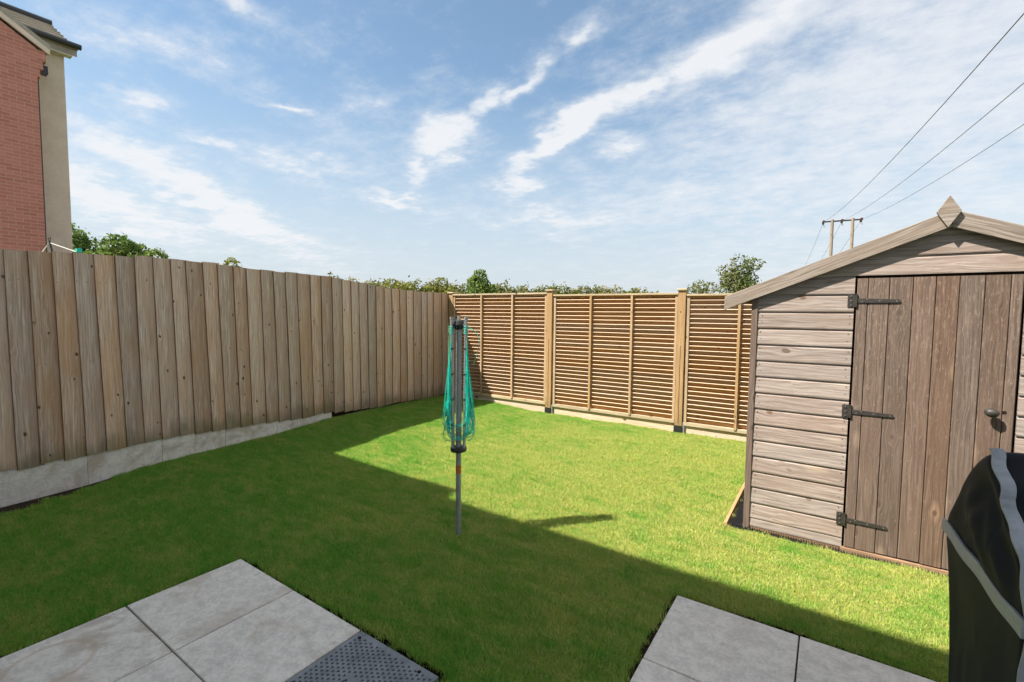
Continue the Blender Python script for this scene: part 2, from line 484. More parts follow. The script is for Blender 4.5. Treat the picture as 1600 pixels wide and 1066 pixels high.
M['arm_metal'] = plain('aluminium_arm', (0.36, 0.38, 0.39), 0.38, 0.1, 25, 0.5, metal=0.6, bmp=0.05)
M['teal'] = plain('teal_line', (0.012, 0.54, 0.42), 0.4, 0.15, 30, 0.5, bmp=0)
M['orange'] = plain('orange_sticker', (0.48, 0.13, 0.03), 0.5, 0.3, 60, 0.4, bmp=0)
M['cover'] = plain('rubber_cover', (0.17, 0.185, 0.205), 0.55, 0.35, 9, 0.45, bmp=0.3)
M['tread'] = plain('rubber_tread', (0.045, 0.05, 0.06), 0.5, 0.2, 20, 0.45, bmp=0.1)
M['fabric'] = plain('black_nylon', (0.0105, 0.0125, 0.017), 0.62, 0.12, 14, 0.09, bmp=0.12)
M['band'] = plain('grey_reflective_band', (0.23, 0.25, 0.285), 0.42, 0.10, 40, 0.5, bmp=0.2)
M['white_cord'] = plain('white_cord', (0.75, 0.74, 0.70), 0.6, 0.05, 30, 0.3, bmp=0)
M['wire'] = plain('wire', (0.10, 0.10, 0.11), 0.5, 0.1, 30, 0.4, bmp=0)
M['insul'] = plain('brown_insulator', (0.07, 0.025, 0.02), 0.3, 0.2, 30, 0.6, bmp=0)
M['gutter'] = plain('black_gutter', (0.020, 0.021, 0.023), 0.35, 0.2, 5, 0.5, bmp=0)
M['fascia'] = plain('white_fascia', (0.62, 0.57, 0.52), 0.5, 0.08, 5, 0.4, bmp=0)
M['render'] = plain('roughcast_render', (0.66, 0.55, 0.475), 0.95, 0.10, 3.0, 0.15, bmp=0.6, det=10)
M['pale_render'] = plain('pale_render', (0.82, 0.79, 0.74), 0.95, 0.05, 3.0, 0.15, bmp=0.4, det=8)  # unseen house wall, made pale to bounce light into the shade
M['tile'] = plain('concrete_roof_tile', (0.33, 0.30, 0.26), 0.85, 0.22, 3.0, 0.2, bmp=0.2)
M['felt'] = plain('roof_felt', (0.06, 0.065, 0.06), 0.95, 0.25, 30, 0.1)
M['bark'] = plain('bark', (0.10, 0.075, 0.05), 0.95, 0.3, 6, 0.1, bmp=0.8)
M['glass'] = plain('window_glass', (0.03, 0.035, 0.04), 0.08, 0.1, 2, 0.6, bmp=0)
M['upvc'] = plain('white_frame', (0.75, 0.75, 0.74), 0.4, 0.04, 5, 0.4, bmp=0)


def brick_mat(name, ax):
    mt, nt, b, out = new_mat(name)
    g = nd(nt, 'ShaderNodeNewGeometry').outputs['Position']
    x, y, z = sep(nt, g)
    v = comb(nt, y if ax == 'Y' else x, z, 0.0)
    br = nd(nt, 'ShaderNodeTexBrick', {'Vector': v, 'Color1': C(0.50, 0.20, 0.16), 'Color2': C(0.36, 0.13, 0.10), 'Mortar': C(0.48, 0.33, 0.26),
                                      'Scale': 1.0, 'Mortar Size': 0.007, 'Mortar Smooth': 0.2, 'Bias': -0.1, 'Brick Width': 0.225, 'Row Height': 0.075})
    n = noise(nt, v, 9.0, 5.0)
    c = mixc(nt, mth(nt, 'MULTIPLY', n, 0.5), br.outputs[0], C(0.48, 0.21, 0.17))
    setin(nt, b, 'Base Color', c)
    setin(nt, b, 'Roughness', 0.9)
    bump(nt, b, mth(nt, 'SUBTRACT', 1.0, br.outputs[1]), 0.5, 0.01)
    return mt


M['brick_y'] = brick_mat('red_brick_gable', 'Y')
M['brick_x'] = brick_mat('red_brick_front', 'X')
M['leaf_a'] = leaf('leaf_mid_green', (0.06, 0.12, 0.025), (0.15, 0.23, 0.045), (0.19, 0.24, 0.05))
M['leaf_b'] = leaf('leaf_yellow_green', (0.12, 0.14, 0.03), (0.26, 0.25, 0.055), (0.20, 0.22, 0.045))
M['leaf_c'] = leaf('leaf_hedge', (0.10, 0.12, 0.03), (0.22, 0.23, 0.06), (0.26, 0.22, 0.075))
M['leaf_d'] = leaf('leaf_grey_green', (0.08, 0.11, 0.035), (0.17, 0.20, 0.06), (0.20, 0.18, 0.07))


def grass_mat(name, blades=True):
    mt, nt, b, out = new_mat(name)
    g = nd(nt, 'ShaderNodeNewGeometry')
    pos = g.outputs['Position']
    x, y, z = sep(nt, pos)
    p2 = comb(nt, x, y, 0.0)
    big = noise(nt, p2, 1.5, 4.0, 0.6, 0.4)
    med = noise(nt, vmth(nt, 'MULTIPLY', p2, (3.2, 6.5, 1.0)), 1.0, 5.0, 0.62, 0.5)
    sml = noise(nt, p2, 26.0, 3.0, 0.6)
    f = mth(nt, 'ADD', mth(nt, 'MULTIPLY', big, 0.45), mth(nt, 'MULTIPLY', med, 0.55))
    # drier turf in the open middle of the lawn, lusher towards fence and house; sun and shade tint painted in too
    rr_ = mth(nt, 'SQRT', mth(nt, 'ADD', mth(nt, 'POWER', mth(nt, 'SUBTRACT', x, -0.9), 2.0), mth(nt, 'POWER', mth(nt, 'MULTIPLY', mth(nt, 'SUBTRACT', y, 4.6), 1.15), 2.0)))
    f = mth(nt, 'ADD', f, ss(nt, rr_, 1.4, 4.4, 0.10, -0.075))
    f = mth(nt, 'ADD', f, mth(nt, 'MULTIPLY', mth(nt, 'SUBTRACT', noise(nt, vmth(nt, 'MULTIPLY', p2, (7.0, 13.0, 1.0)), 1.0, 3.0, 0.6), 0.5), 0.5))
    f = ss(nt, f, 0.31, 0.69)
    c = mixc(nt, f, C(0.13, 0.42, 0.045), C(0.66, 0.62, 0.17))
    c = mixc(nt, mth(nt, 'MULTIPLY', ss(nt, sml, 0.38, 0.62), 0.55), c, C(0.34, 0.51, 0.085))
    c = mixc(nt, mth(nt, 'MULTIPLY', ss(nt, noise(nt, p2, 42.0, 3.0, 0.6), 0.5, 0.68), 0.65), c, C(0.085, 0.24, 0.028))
    if blades:
        r = g.outputs['Random Per Island']
        c = mixc(nt, mth(nt, 'MULTIPLY', r, 0.45), c, C(0.13, 0.35, 0.038))
        straw = mth(nt, 'MULTIPLY', ss(nt, mth(nt, 'FRACT', mth(nt, 'MULTIPLY', r, 13.7)), 0.86, 0.9), mth(nt, 'ADD', 0.25, mth(nt, 'MULTIPLY', f, 0.75)))
        c = mixc(nt, straw, c, C(0.68, 0.60, 0.30))
        setin(nt, b, 'Roughness', 0.55)
        setin(nt, b, 'Specular IOR Level', 0.25)
        setin(nt, b, 'Base Color', c)
        tr = nd(nt, 'ShaderNodeBsdfTranslucent', {'Color': mixc(nt, 0.35, c, C(0.36, 0.55, 0.08))})
        mx = nd(nt, 'ShaderNodeMixShader', {0: 0.38, 1: b.outputs[0], 2: tr.outputs[0]})
        nt.links.new(mx.outputs[0], out.inputs[0])
    else:
        c = mixc(nt, 0.5, c, C(0.09, 0.10, 0.03))
        setin(nt, b, 'Base Color', c)
        setin(nt, b, 'Roughness', 0.95)
    return mt


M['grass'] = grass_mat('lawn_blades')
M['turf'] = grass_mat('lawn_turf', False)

# ------------------------------------------------------------------ ground and lawn
FP0 = Vector((-5.5, 0.8, 0.0))
FD = Vector((-0.0654, 0.99786, 0.0))
FN = Vector((0.99786, 0.0654, 0.0))
FS = [(-2, 0.0), (0, 0.0), (0.5, 0.012), (0.75, 0.03), (1.2, 0.05), (2.4, 0.06), (3.0, 0.092), (3.5, 0.10), (5.0, 0.08), (5.6, 0.05), (9, 0.04)]


def lawn_z(x, y):
    s = (x - FP0.x) * FD.x + (y - FP0.y) * FD.y
    d = (x - FP0.x) * FN.x + (y - FP0.y) * FN.y
    zf = np.interp(s, [a for a, _ in FS], [b for _, b in FS])
    w = np.clip(1 - d / 2.2, 0, 1)
    w = w * w * (3 - 2 * w)
    und = 0.006 * np.sin(x * 2.1 + 0.5) * np.cos(y * 1.7) + 0.004 * np.sin(x * 5.3 + y * 3.1)
    dip = np.clip((y - 5.6) / 0.9, 0, 1) * np.clip((x + 5.2) / 1.5, 0, 1) * 0.028
    return zf * w + und - 0.012 - dip


PA = (-3.08, -1.352, -0.4, 1.462)   # left patio x0 x1 y0 y1
PB = (-0.66, 2.4, -0.4, 2.682)      # right patio
SHED = (-0.62, 1.75, 3.775, 6.1)

xs = np.round(np.arange(-6.1, 2.6, 0.05), 4)
ys = np.round(np.arange(-0.4, 6.75, 0.05), 4)
for v in (PA[0] - .040, PA[1] + .040, PB[0] - .040):
    xs[np.argmin(abs(xs - v))] = v
for v in (PA[3] + .040, PB[3] + .040):
    ys[np.argmin(abs(ys - v))] = v
GX, GY = np.meshgrid(xs, ys)
GZ = lawn_z(GX, GY)
nx, ny = len(xs), len(ys)
verts = np.stack([GX, GY, GZ], -1).reshape(-1, 3)
lawn_f, grass_f = [], []
for j in range(ny - 1):
    for i in range(nx - 1):
        cx, cy = (xs[i] + xs[i + 1]) / 2, (ys[j] + ys[j + 1]) / 2
        if PA[0] - .039 < cx < PA[1] + .039 and cy < PA[3] + .039: continue
        if cx > PB[0] - .039 and cy < PB[3] + .039: continue
        if SHED[0] < cx < SHED[1] and SHED[2] < cy < SHED[3]: continue
        s = (cx - FP0.x) * FD.x + (cy - FP0.y) * FD.y
        d = (cx - FP0.x) * FN.x + (cy - FP0.y) * FN.y
        if d < -0.02 or cy > 6.62: continue
        q = (j * nx + i, j * nx + i + 1, (j + 1) * nx + i + 1, (j + 1) * nx + i)
        lawn_f.append(q)
        soil_w = np.interp(s, [-1.5, 0.0, 0.45, 0.85, 0.9], [0.40, 0.27, 0.17, 0.05, -1]) + 0.03 * math.sin(s * 23) + 0.02 * math.sin(s * 51)
        if d < soil_w: continue
        if cy > 6.585: continue
        grass_f.append(q)

ground = link('ground', mesh('ground', [(-900, -900, -0.09), (900, -900, -0.09), (900, 900, -0.09), (-900, 900, -0.09)], [(0, 1, 2, 3)], M['field']))
tag(ground, kind='structure')
earth = link('soil', mesh('soil', [(-6.4, -0.6, -0.045), (2.8, -0.6, -0.045), (2.8, 6.9, -0.045), (-6.4, 6.9, -0.045)], [(0, 1, 2, 3)], M['soil']))
tag(earth, kind='structure')
lset = set(grass_f)
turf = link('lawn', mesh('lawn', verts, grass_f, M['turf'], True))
tag(turf, kind='structure')
bare = [q for q in lawn_f if q not in lset]
soil = link('soil_border', mesh('soil_border', verts, bare, M['soil'], True))
tag(soil, kind='structure')


# grass blades: a few tufts scattered over the lawn by geometry nodes
def tuft(k):
    r = np.random.default_rng(100 + k)
    v, f = [], []
    for _ in range(64):
        a = r.uniform(0, 2 * math.pi)
        rad = 0.045 * math.sqrt(r.uniform())
        px, py = rad * math.cos(a), rad * math.sin(a)
        h = r.uniform(0.012, 0.030) * (1.35 if r.uniform() < .08 else 1)
        w = r.uniform(0.0008, 0.0014)
        th = r.uniform(0, 2 * math.pi)
        lean = r.uniform(0.1, 0.9) * h
        la = r.uniform(0, 2 * math.pi)
        lx, ly = lean * math.cos(la), lean * math.sin(la)
        wx_, wy_ = w * math.cos(th), w * math.sin(th)
        b0 = len(v)
        v += [(px - wx_, py - wy_, -0.004), (px + wx_, py + wy_, -0.004),
              (px + lx * .35 - wx_ * .85, py + ly * .35 - wy_ * .85, h * .6), (px + lx * .35 + wx_ * .85, py + ly * .35 + wy_ * .85, h * .6),
              (px + lx, py + ly, h)]
        f += [(b0, b0 + 1, b0 + 3, b0 + 2), (b0 + 2, b0 + 3, b0 + 4)]
    me = mesh('grass_tuft', v, f, M['grass'])
    return bpy.data.objects.new('grass_tuft', me)


tufts = [tuft(k) for k in range(4)]
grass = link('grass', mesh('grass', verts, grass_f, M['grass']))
tag(grass, 'short mown green and straw coloured lawn grass', 'grass', kind='stuff')
ng = bpy.data.node_groups.new('grass_scatter', 'GeometryNodeTree')
ng.interface.new_socket('Geometry', in_out='INPUT', socket_type='NodeSocketGeometry')
ng.interface.new_socket('Geometry', in_out='OUTPUT', socket_type='NodeSocketGeometry')
gi, go = ng.nodes.new('NodeGroupInput'), ng.nodes.new('NodeGroupOutput')
dist = nd(ng, 'GeometryNodeDistributePointsOnFaces', {'Density': 3000.0, 'Seed': 3})
ng.links.new(gi.outputs[0], dist.inputs['Mesh'])
jn = ng.nodes.new('GeometryNodeJoinGeometry')
for t in tufts:
    oi = nd(ng, 'GeometryNodeObjectInfo', {'As Instance': True})
    oi.inputs['Object'].default_value = t
    ng.links.new(oi.outputs['Geometry'], jn.inputs[0])
rot = nd(ng, 'FunctionNodeRandomValue', data_type='FLOAT_VECTOR')
rot.inputs[0].default_value = (-0.18, -0.18, 0)
rot.inputs[1].default_value = (0.18, 0.18, 6.283)
scl = nd(ng, 'FunctionNodeRandomValue', data_type='FLOAT')
scl.inputs[2].default_value = 0.6
scl.inputs[3].default_value = 1.4
iop = nd(ng, 'GeometryNodeInstanceOnPoints', {'Pick Instance': True})
ng.links.new(dist.outputs['Points'], iop.inputs['Points'])
ng.links.new(jn.outputs[0], iop.inputs['Instance'])
ng.links.new(rot.outputs[0], iop.inputs['Rotation'])
gpos = nd(ng, 'GeometryNodeInputPosition')
gno = nd(ng, 'ShaderNodeTexNoise', {'Vector': gpos.outputs[0], 'Scale': 6.5, 'Detail': 3.0})
gmr = nd(ng, 'ShaderNodeMapRange', {0: gno.outputs[0], 1: 0.3, 2: 0.7, 3: 0.6, 4: 1.05})
gmu = nd(ng, 'ShaderNodeMath', {0: gmr.outputs[0], 1: scl.outputs[1]}, operation='MULTIPLY')
ng.links.new(gmu.outputs[0], iop.inputs['Scale'])
ng.links.new(iop.outputs[0], go.inputs[0])
md = grass.modifiers.new('scatter', 'NODES')
md.node_group = ng

# ------------------------------------------------------------------ patios
def slab_mesh(name, wx_, wy_, mat):
    b = MB().box((-wx_ / 2, -wy_ / 2, -0.04), (wx_ / 2, wy_ / 2, 0.0))
    me = mesh(name, b.v, b.f, mat)
    bm = bmesh.new(); bm.from_mesh(me)
    bmesh.ops.bevel(bm, geom=[e for e in bm.edges], offset=0.003, segments=1, affect='EDGES')
    bm.to_mesh(me); bm.free()
    return me


def patio(P, mat_key, skip=None, ringat=None, top=0.004):
    x0, x1, y0, y1 = P
    base = link('patio', mesh('patio', [(x0, y0, 0), (x1, y0, 0), (x1, y1, 0), (x0, y1, 0)], [(0, 1, 2, 3)], M['bed']), None, (0, 0, -0.022))
    tag(base, kind='structure')
    st = 0.598
    me = slab_mesh('paving_slab', st - 0.007, st - 0.007, M[mat_key])
    j = 0
    y = y1
    while y > y0 + 0.05:
        i = 0
        x = x0
        while x < x1 - 0.08:
            w = min(st, x1 - x)
            h = min(st, y - y0)
            if not (skip and skip(i, j)):
                mm = me
                if ringat == (i, j):
                    mm = slab_mesh('paving_slab', st - 0.007, st - 0.007, M['slab_ring'])
                elif w < st - 0.01 or h < st - 0.01:
                    mm = slab_mesh('paving_slab', w - 0.007, h - 0.007, M[mat_key])
                o = link('paving_slab', mm, base, (x + w / 2, y - h / 2, 0.022 + top + random.uniform(-0.0015, 0.0015)),
                         (random.uniform(-.002, .002), random.uniform(-.002, .002), 0))
            x += st
            i += 1
        y -= st
        j += 1
    return base


patio_a = patio(PA, 'slab', skip=lambda i, j: i == 2 and j == 0, ringat=(0, 1))
patio_b = patio(PB, 'slab_b')

# dark moulded access cover filling the corner of the left patio
x0, x1, y1, y0 = -1.878, -1.356, 1.458, 0.872
b = MB().box((x0, y0, -0.02), (x1, y1, 0.003))
cov = b.build('access_cover', M['cover'], None, 0.003)
tag(cov, 'dark blue grey square access cover with moulded triangle tread beside paving slabs', 'access cover')
tb = MB()
px = x0 + 0.028
row = 0
while px < x1 - 0.02:
    py = y0 + 0.03 + (0.0125 if row % 2 else 0)
    while py < y1 - 0.025:
        r = 0.0085
        a0 = random.choice((0.5, 2.6, 4.7)) + random.uniform(-.2, .2)
        if not (abs(px + 1.63) < .06 and abs(py - 1.2) < .05):
            bt = [(px + r * math.cos(a0 + k * 2.094), py + r * math.sin(a0 + k * 2.094), 0.0025) for k in range(3)]
            tp = [(px + .7 * r * math.cos(a0 + k * 2.094), py + .7 * r * math.sin(a0 + k * 2.094), 0.0062) for k in range(3)]
            tb.prism(bt, tp)
        py += 0.026
    px += 0.0215
    row += 1
tag(tb.build('tread', M['tread'], cov), kind='stuff')
# raised ring marks moulded near the middle of the cover
lb = MB()
for cx, cy, a0, a1 in ((-1.655, 1.2, 2.2, 5.4), (-1.60, 1.195, 2.6, 5.9)):
    pts = [(cx + .022 * math.cos(a0 + (a1 - a0) * k / 10), cy + .022 * math.sin(a0 + (a1 - a0) * k / 10), 0.004) for k in range(11)]
    lb.tube(pts, 0.004, 6)
lb.build('moulded_mark', M['tread'], cov)
for cx, cy in ((x0 + .035, y1 - .04), (x1 - .09, y1 - .03), (x0 + .03, y0 + .2)):
    MB().lathe([(0.0, 0.0), (0.009, 0.0), (0.009, 0.0042), (0.0, 0.0042)], (cx, cy, 0.0005), 10).build('keyhole', M['dark_void'], cov)

# ------------------------------------------------------------------ left fence (feather-edge boards on rails)
FANG = math.atan2(FD.y, FD.x)
fence = empty('feather_edge_fence', FP0, FANG)
tag(fence, 'tall weathered feather-edge board fence along the left side of the lawn', 'fence')
TOP = [(-.55, 2.055), (-.40, 2.058), (-.25, 2.06), (-.10, 2.065), (.051, 2.068), (.189, 2.069), (.338, 2.078), (.48, 2.084), (.624, 2.089), (.778, 2.1), (.925, 2.107), (1.074, 2.107),
       (1.229, 2.108), (1.37, 2.106), (1.539, 2.105), (1.688, 2.092), (1.856, 2.089), (2.0, 2.084), (2.172, 2.079), (2.334, 2.077), (2.498, 2.075),
       (2.663, 2.071), (2.848, 2.073), (3.011, 2.064), (3.184, 2.054), (3.357, 2.039), (3.515, 2.031), (3.664, 2.013), (3.828, 1.994), (3.988, 1.979),
       (4.156, 1.963), (4.322, 1.958), (4.5, 1.956), (4.659, 1.95), (4.822, 1.944), (5.019, 1.946), (5.171, 1.944), (5.329, 1.942), (5.571, 1.931), (5.73, 1.935)]
BOT = [(-.6, .28), (.059, .272), (.661, .271), (1.108, .279), (1.413, .268), (1.736, .243), (2.219, .214), (2.578, .198), (2.916, .201), (3.243, .173), (3.55, .131), (4.037, .119), (4.704, .101), (5.609, .071)]
for k in range(len(TOP) - 1):
    s0, zt = TOP[k]
    s1 = TOP[k + 1][0]
    zt += random.uniform(-.006, .006)
    lean = 0.012 + 0.035 * math.exp(-((s0 - 1.8) / 1.4) ** 2)
    zb = np.interp(s0, [a for a, _ in BOT], [c for _, c in BOT]) + random.uniform(-.012, .012)
    w = s1 - s0 + 0.028
    t0, t1 = 0.014, 0.006
    yb = 0.0
    # wedge section: thick edge nearest the house, lapping the thin edge of its neighbour
    n = 7
    tw = random.uniform(-.004, .004)
    sec = []
    vs, fs = [], []
    for q in range(n):
        h = q / (n - 1)
        zz = zb + (zt - zb) * h
        sx = lean * (1 - h) + 0.004 * math.sin(h * 3 + k)
        wob = tw * math.sin(h * 4.0 + k * 1.7)
        sl = random.uniform(-.003, .003) if q in (0, n - 1) else 0
        ring = [(sx, yb - 0.007, zz), (sx, yb - 0.007 - t0 + wob, zz), (sx + 0.003, yb - 0.010 - t0 + wob, zz), (sx + w, yb - 0.003 - t1 + wob * .4, zz + sl), (sx + w, yb, zz + sl)]
        vs += ring
    for q in range(n - 1):
        for e in range(5):
            a, c = q * 5 + e, q * 5 + (e + 1) % 5
            fs.append((a, c, c + 5, a + 5))
    fs += [(4, 3, 2, 1, 0), tuple((n - 1) * 5 + e for e in range(5))]
    cx, cz = w / 2, (zt + zb) / 2
    me = mesh('board', [(a - cx, c, z - cz) for a, c, z in vs], fs, M['fence'])
    bm = bmesh.new(); bm.from_mesh(me); bmesh.ops.recalc_face_normals(bm, faces=bm.faces); bm.to_mesh(me); bm.free()
    link('board', me, fence, (s0 + cx, 0, cz))
for z in (0.42, 1.1, 1.8):
    me = mesh('rail', *(lambda q: (q.v, q.f))(MB().box((-3.1, -.03, -.04), (3.1, .03, .04))), M['rail'])
    link('rail', me, fence, (2.6, 0.035, z))

me = mesh('gap_blocker', *(lambda q: (q.v, q.f))(MB().box((-1.33, -.015, -.2), (1.33, .015, .13))), M['dark_void'])  # added dark strip: stops light leaking under the boards, stands in for shade
link('gap_blocker', me, fence, (4.49, 0.02, 0.10))
nl = MB()
for k in range(len(TOP) - 1):
    for zz in (0.45, 1.12, 1.83):
        for dx_ in (.022, .085):
            c0 = Vector((TOP[k][0] + dx_ + random.uniform(-.008, .008), -.0245 + .07 * dx_, zz + random.uniform(-.012, .012)))
            ring = [c0 + Vector((.0036 * math.cos(a), 0, .0036 * math.sin(a))) for a in np.linspace(0, 2 * math.pi, 7)[:-1]]
            nl.prism([tuple(p_ + Vector((0, .008, 0))) for p_ in ring], [tuple(p_) for p_ in ring])
me = mesh('nail_heads', nl.v, nl.f, M['iron'])
tag(link('nail_heads', me, fence), kind='stuff')
# concrete edging blocks below the near boards
JN = [-1.1, -0.10, 0.517, 1.108, 1.73, 2.355, 3.17]
names = ['nearest the photograph edge', 'with dark soil before it', 'second along from the left edge of the photo', 'third along, half sunk in grass',
         'fourth along under the fence', 'last, cut short, half buried in the lawn']
LAB = ['concrete edging block at the near end of the left fence', 'stained concrete edging block under the fence, dark soil along its foot',
       'concrete edging block under the fence where the soil strip ends', 'middle concrete edging block under the fence, grass along its foot',
       'pale concrete edging block next to last under the left fence', 'pale tapering last concrete edging block under the fence, its end in the lawn']
for k in range(6):
    a, c = JN[k] + .0008, JN[k + 1] - .0008
    zt = 0.30 if k < 4 else 0.25
    bx = MB().box((-(c - a) / 2, -.025, -.22), ((c - a) / 2, .025, .22))
    me = mesh('concrete_edging', bx.v, bx.f, M['edging'])
    bm = bmesh.new(); bm.from_mesh(me)
    bmesh.ops.bevel(bm, geom=list(bm.edges), offset=.003, segments=1, affect='EDGES'); bm.to_mesh(me); bm.free()
    P = FP0 + FD * ((a + c) / 2) + FN * (-0.020)
    o = link('concrete_edging', me, None, (P.x, P.y, zt - .22), (0, 0, FANG + random.uniform(-.004, .004)))
    tag(o, LAB[k], 'edging', 'concrete edging blocks under the left fence')

# ------------------------------------------------------------------ slatted fence at the back
YR = 6.6
posts = [(-5.80, 1.965, 'wooden corner fence post with flat cap where the two fences meet'),
         (-3.72, 1.972, 'golden wooden fence post between first and second slatted panels'),
         (-1.67, 1.945, 'golden wooden fence post next to the slatted panel by the shed'),
         (0.39, 1.93, 'wooden fence post of the slatted fence behind the shed')]
for k, (x, zt, lab) in enumerate(posts[:3]):
    p = empty('fence_post', (x, YR, 0))
    tag(p, lab, 'fence post', 'wooden posts of the slatted fence')
    MB().box((x - .05, YR - .05, .06), (x + .05, YR + .05, zt - .03)).build('shaft', M['post'], p, .004)
    if k:
        # second strip of the post face with a drying split between
        MB().box((x - .002, YR - .0515, .10), (x + .003, YR - .0495, zt * .6)).build('split', M['dark_void'], p)
    MB().box((x - .068, YR - .068, zt - .028), (x + .068, YR + .068, zt)).build('cap', M['rail'], p, .008)
    MB().box((x - .056, YR - .056, -.06), (x + .056, YR + .056, .075)).build('shoe', M['black_plastic'], p, .003)
    MB().box((x + .058, YR - .045, -.06), (x + .083, YR + .0, .125)).build('bracket', M['arm_metal'], p, .002)

PAN = [(-5.745, -3.775, 1.925, 0.115, 'slatted venetian fence panel beside the left board fence, corner in shadow'),
       (-3.640, -1.725, 1.890, 0.100, 'slatted venetian fence panel between the two golden posts, in full sun'),
       (-1.600, 0.33, 1.870, 0.085, 'slatted venetian fence panel running behind the shed')]
slat_w, slat_t, tilt = 0.088, 0.0115, math.radians(38)
for k, (xa, xb, zt, zb, lab) in enumerate(PAN):
    p = empty('slatted_panel', ((xa + xb) / 2, YR, zb))
    tag(p, lab, 'fence panel', 'slatted panels of the back fence')
    y0, y1 = YR - .034, YR + .034
    MB().box((xa - .008, y0 - .022, zt - .026), (xb + .008, y1 + .006, zt)).build('top_rail', M['rail'], p, .003)
    MB().box((xa, y0 - .012, zb), (xb, y1, zb + .045)).build('bottom_rail', M['rail'], p, .003)
    for xx in (xa, xb - .034):
        MB().box((xx, y0 - .004, zb + .046), (xx + .034, y1, zt - .027)).build('stile', M['stile'], p, .003)
    zc0, zc1 = zb + .078, zt - .055
    n = 28
    L = (xb - .035) - (xa + .035)
    q = MB()
    h, t = slat_w / 2, slat_t / 2
    # slat leans out at the top; section in (y,z)
    cs, sn = math.cos(tilt), math.sin(tilt)
    sec = [(-h, -t), (h, -t), (h, t), (-h, t)]
    ring = [(-sn * a - cs * c_ * -1, cs * a + sn * c_ * 1) for a, c_ in sec]
    me = None
    vs = [(-L / 2, y_, z_) for y_, z_ in ring] + [(L / 2, y_, z_) for y_, z_ in ring]
    fs = [(0, 1, 2, 3), (7, 6, 5, 4), (0, 4, 5, 1), (1, 5, 6, 2), (2, 6, 7, 3), (3, 7, 4, 0)]
    me = mesh('slat', vs, fs, M['slat'])
    bm = bmesh.new(); bm.from_mesh(me); bmesh.ops.recalc_face_normals(bm, faces=bm.faces)
    bmesh.ops.bevel(bm, geom=list(bm.edges), offset=.0015, segments=1, affect='EDGES')
    bm.to_mesh(me); bm.free()
    for i in range(n):
        z = zc0 + (zc1 - zc0) * i / (n - 1)
        link('slat', me, p, (0, 0.0, z - zb + random.uniform(-.0015, .0015)), (random.uniform(-.03, .03), random.uniform(-.0012, .0012), 0))
    for fr in (1 / 3, 2 / 3):
        xm = xa + (xb - xa) * fr
        MB().box((xm - .016, y0 - .024, zb + .03), (xm + .016, y0 - .006, zt - .03)).build('batten', M['stile'], p, .002)
    g = MB().box((xa + .01, YR - .02, -.12), (xb - .01, YR + .012, zb - .004)).build('gravel_board', M['gravel'], None, .003)
    tag(g, ['narrow timber gravel board in shade under the slatted panel nearest the board fence', 'pale timber gravel board under the middle slatted panel between golden posts',
            'pinkish timber gravel board under the slatted panel beside the shed'][k], 'gravel board', 'timber gravel boards under the slatted fence')

# ------------------------------------------------------------------ garden shed
XS0, XS1, YS, AX, AZ, SL = -0.475, 1.625, 3.87, 0.575, 2.235, 0.406
shed = empty('garden_shed', (0.575, 3.87, 0))
tag(shed, 'weathered timber garden shed with apex roof and plank door', 'shed')
D0, D1, DT, DB = 0.138, 0.903, 1.845, 0.040
BH = 0.1175
Z0 = 0.032


def roof_z(x):
    return AZ - 0.07 - SL * abs(x - AX)


def siding(xa, xb, z0, z1, clip=False):
    """one rebated board: thicker, proud lower edge"""
    yb = YS
    prof = [(z0 - .004, .021), (z0 + .004, .0225), (z0 + (z1 - z0) * .80, .0185), (z0 + (z1 - z0) * .86, .0125), (z1 + .006, .0115)]
    vs, fs = [], []
    for z, t in prof:
        a, c = xa, xb
        if clip:
            lim = max(0.0, (AZ - 0.06 - z) / SL)
            a, c = max(xa, AX - lim), min(xb, AX + lim)
            if c - a < .02: c = a + .02
        vs += [(a, yb - t, z), (c, yb - t, z), (c, yb, z), (a, yb, z)]
    for i in range(len(prof) - 1):
        for e in range(4):
            a, c = i * 4 + e, i * 4 + (e + 1) % 4
            fs.append((a, c, c + 4, a + 4))
    fs += [(3, 2, 1, 0), tuple((len(prof) - 1) * 4 + e for e in range(4))]
    return MB().add(vs, fs).build('siding_board', M['siding'], shed)


SEAM = [0.027] + [1.867 - .1183 * q for q in range(15, -1, -1)] + [1.985, 2.104, 2.19]
for z, z1 in zip(SEAM[:-1], SEAM[1:]):
    if z1 < DT + .03:
        siding(XS0 + .032, D0 - .012, z, z1, clip=z1 > 1.55)
        siding(D1 + .012, XS1 - .032, z, z1, clip=z1 > 1.55)
    else:
        siding(XS0 + .032, XS1 - .032, z, z1, clip=True)
# nail heads near the ends of the boards
nb = MB()
for z in SEAM[1:15]:
    for xx in (XS0 + .06, D0 - .035):
        for dzz in (.035, .085):
            c0 = Vector((xx + random.uniform(-.006, .006), YS - .0215, z + dzz))
            ring = [c0 + Vector((.0032 * math.cos(a), 0, .0032 * math.sin(a))) for a in np.linspace(0, 2 * math.pi, 7)[:-1]]
            nb.prism([tuple(p_) for p_ in ring], [(p_.x, p_.y - .0012, p_.z) for p_ in ring])
tag(nb.build('nail_heads', M['iron'], shed), kind='stuff')
for xx, sgn in ((XS0 - .006, 1), (XS1 - .034, 1)):
    MB().box((xx, YS - .030, 0.0), (xx + .04, YS + .02, roof_z(xx + .02) + .01)).build('corner_trim', M['trim'], shed, .003)
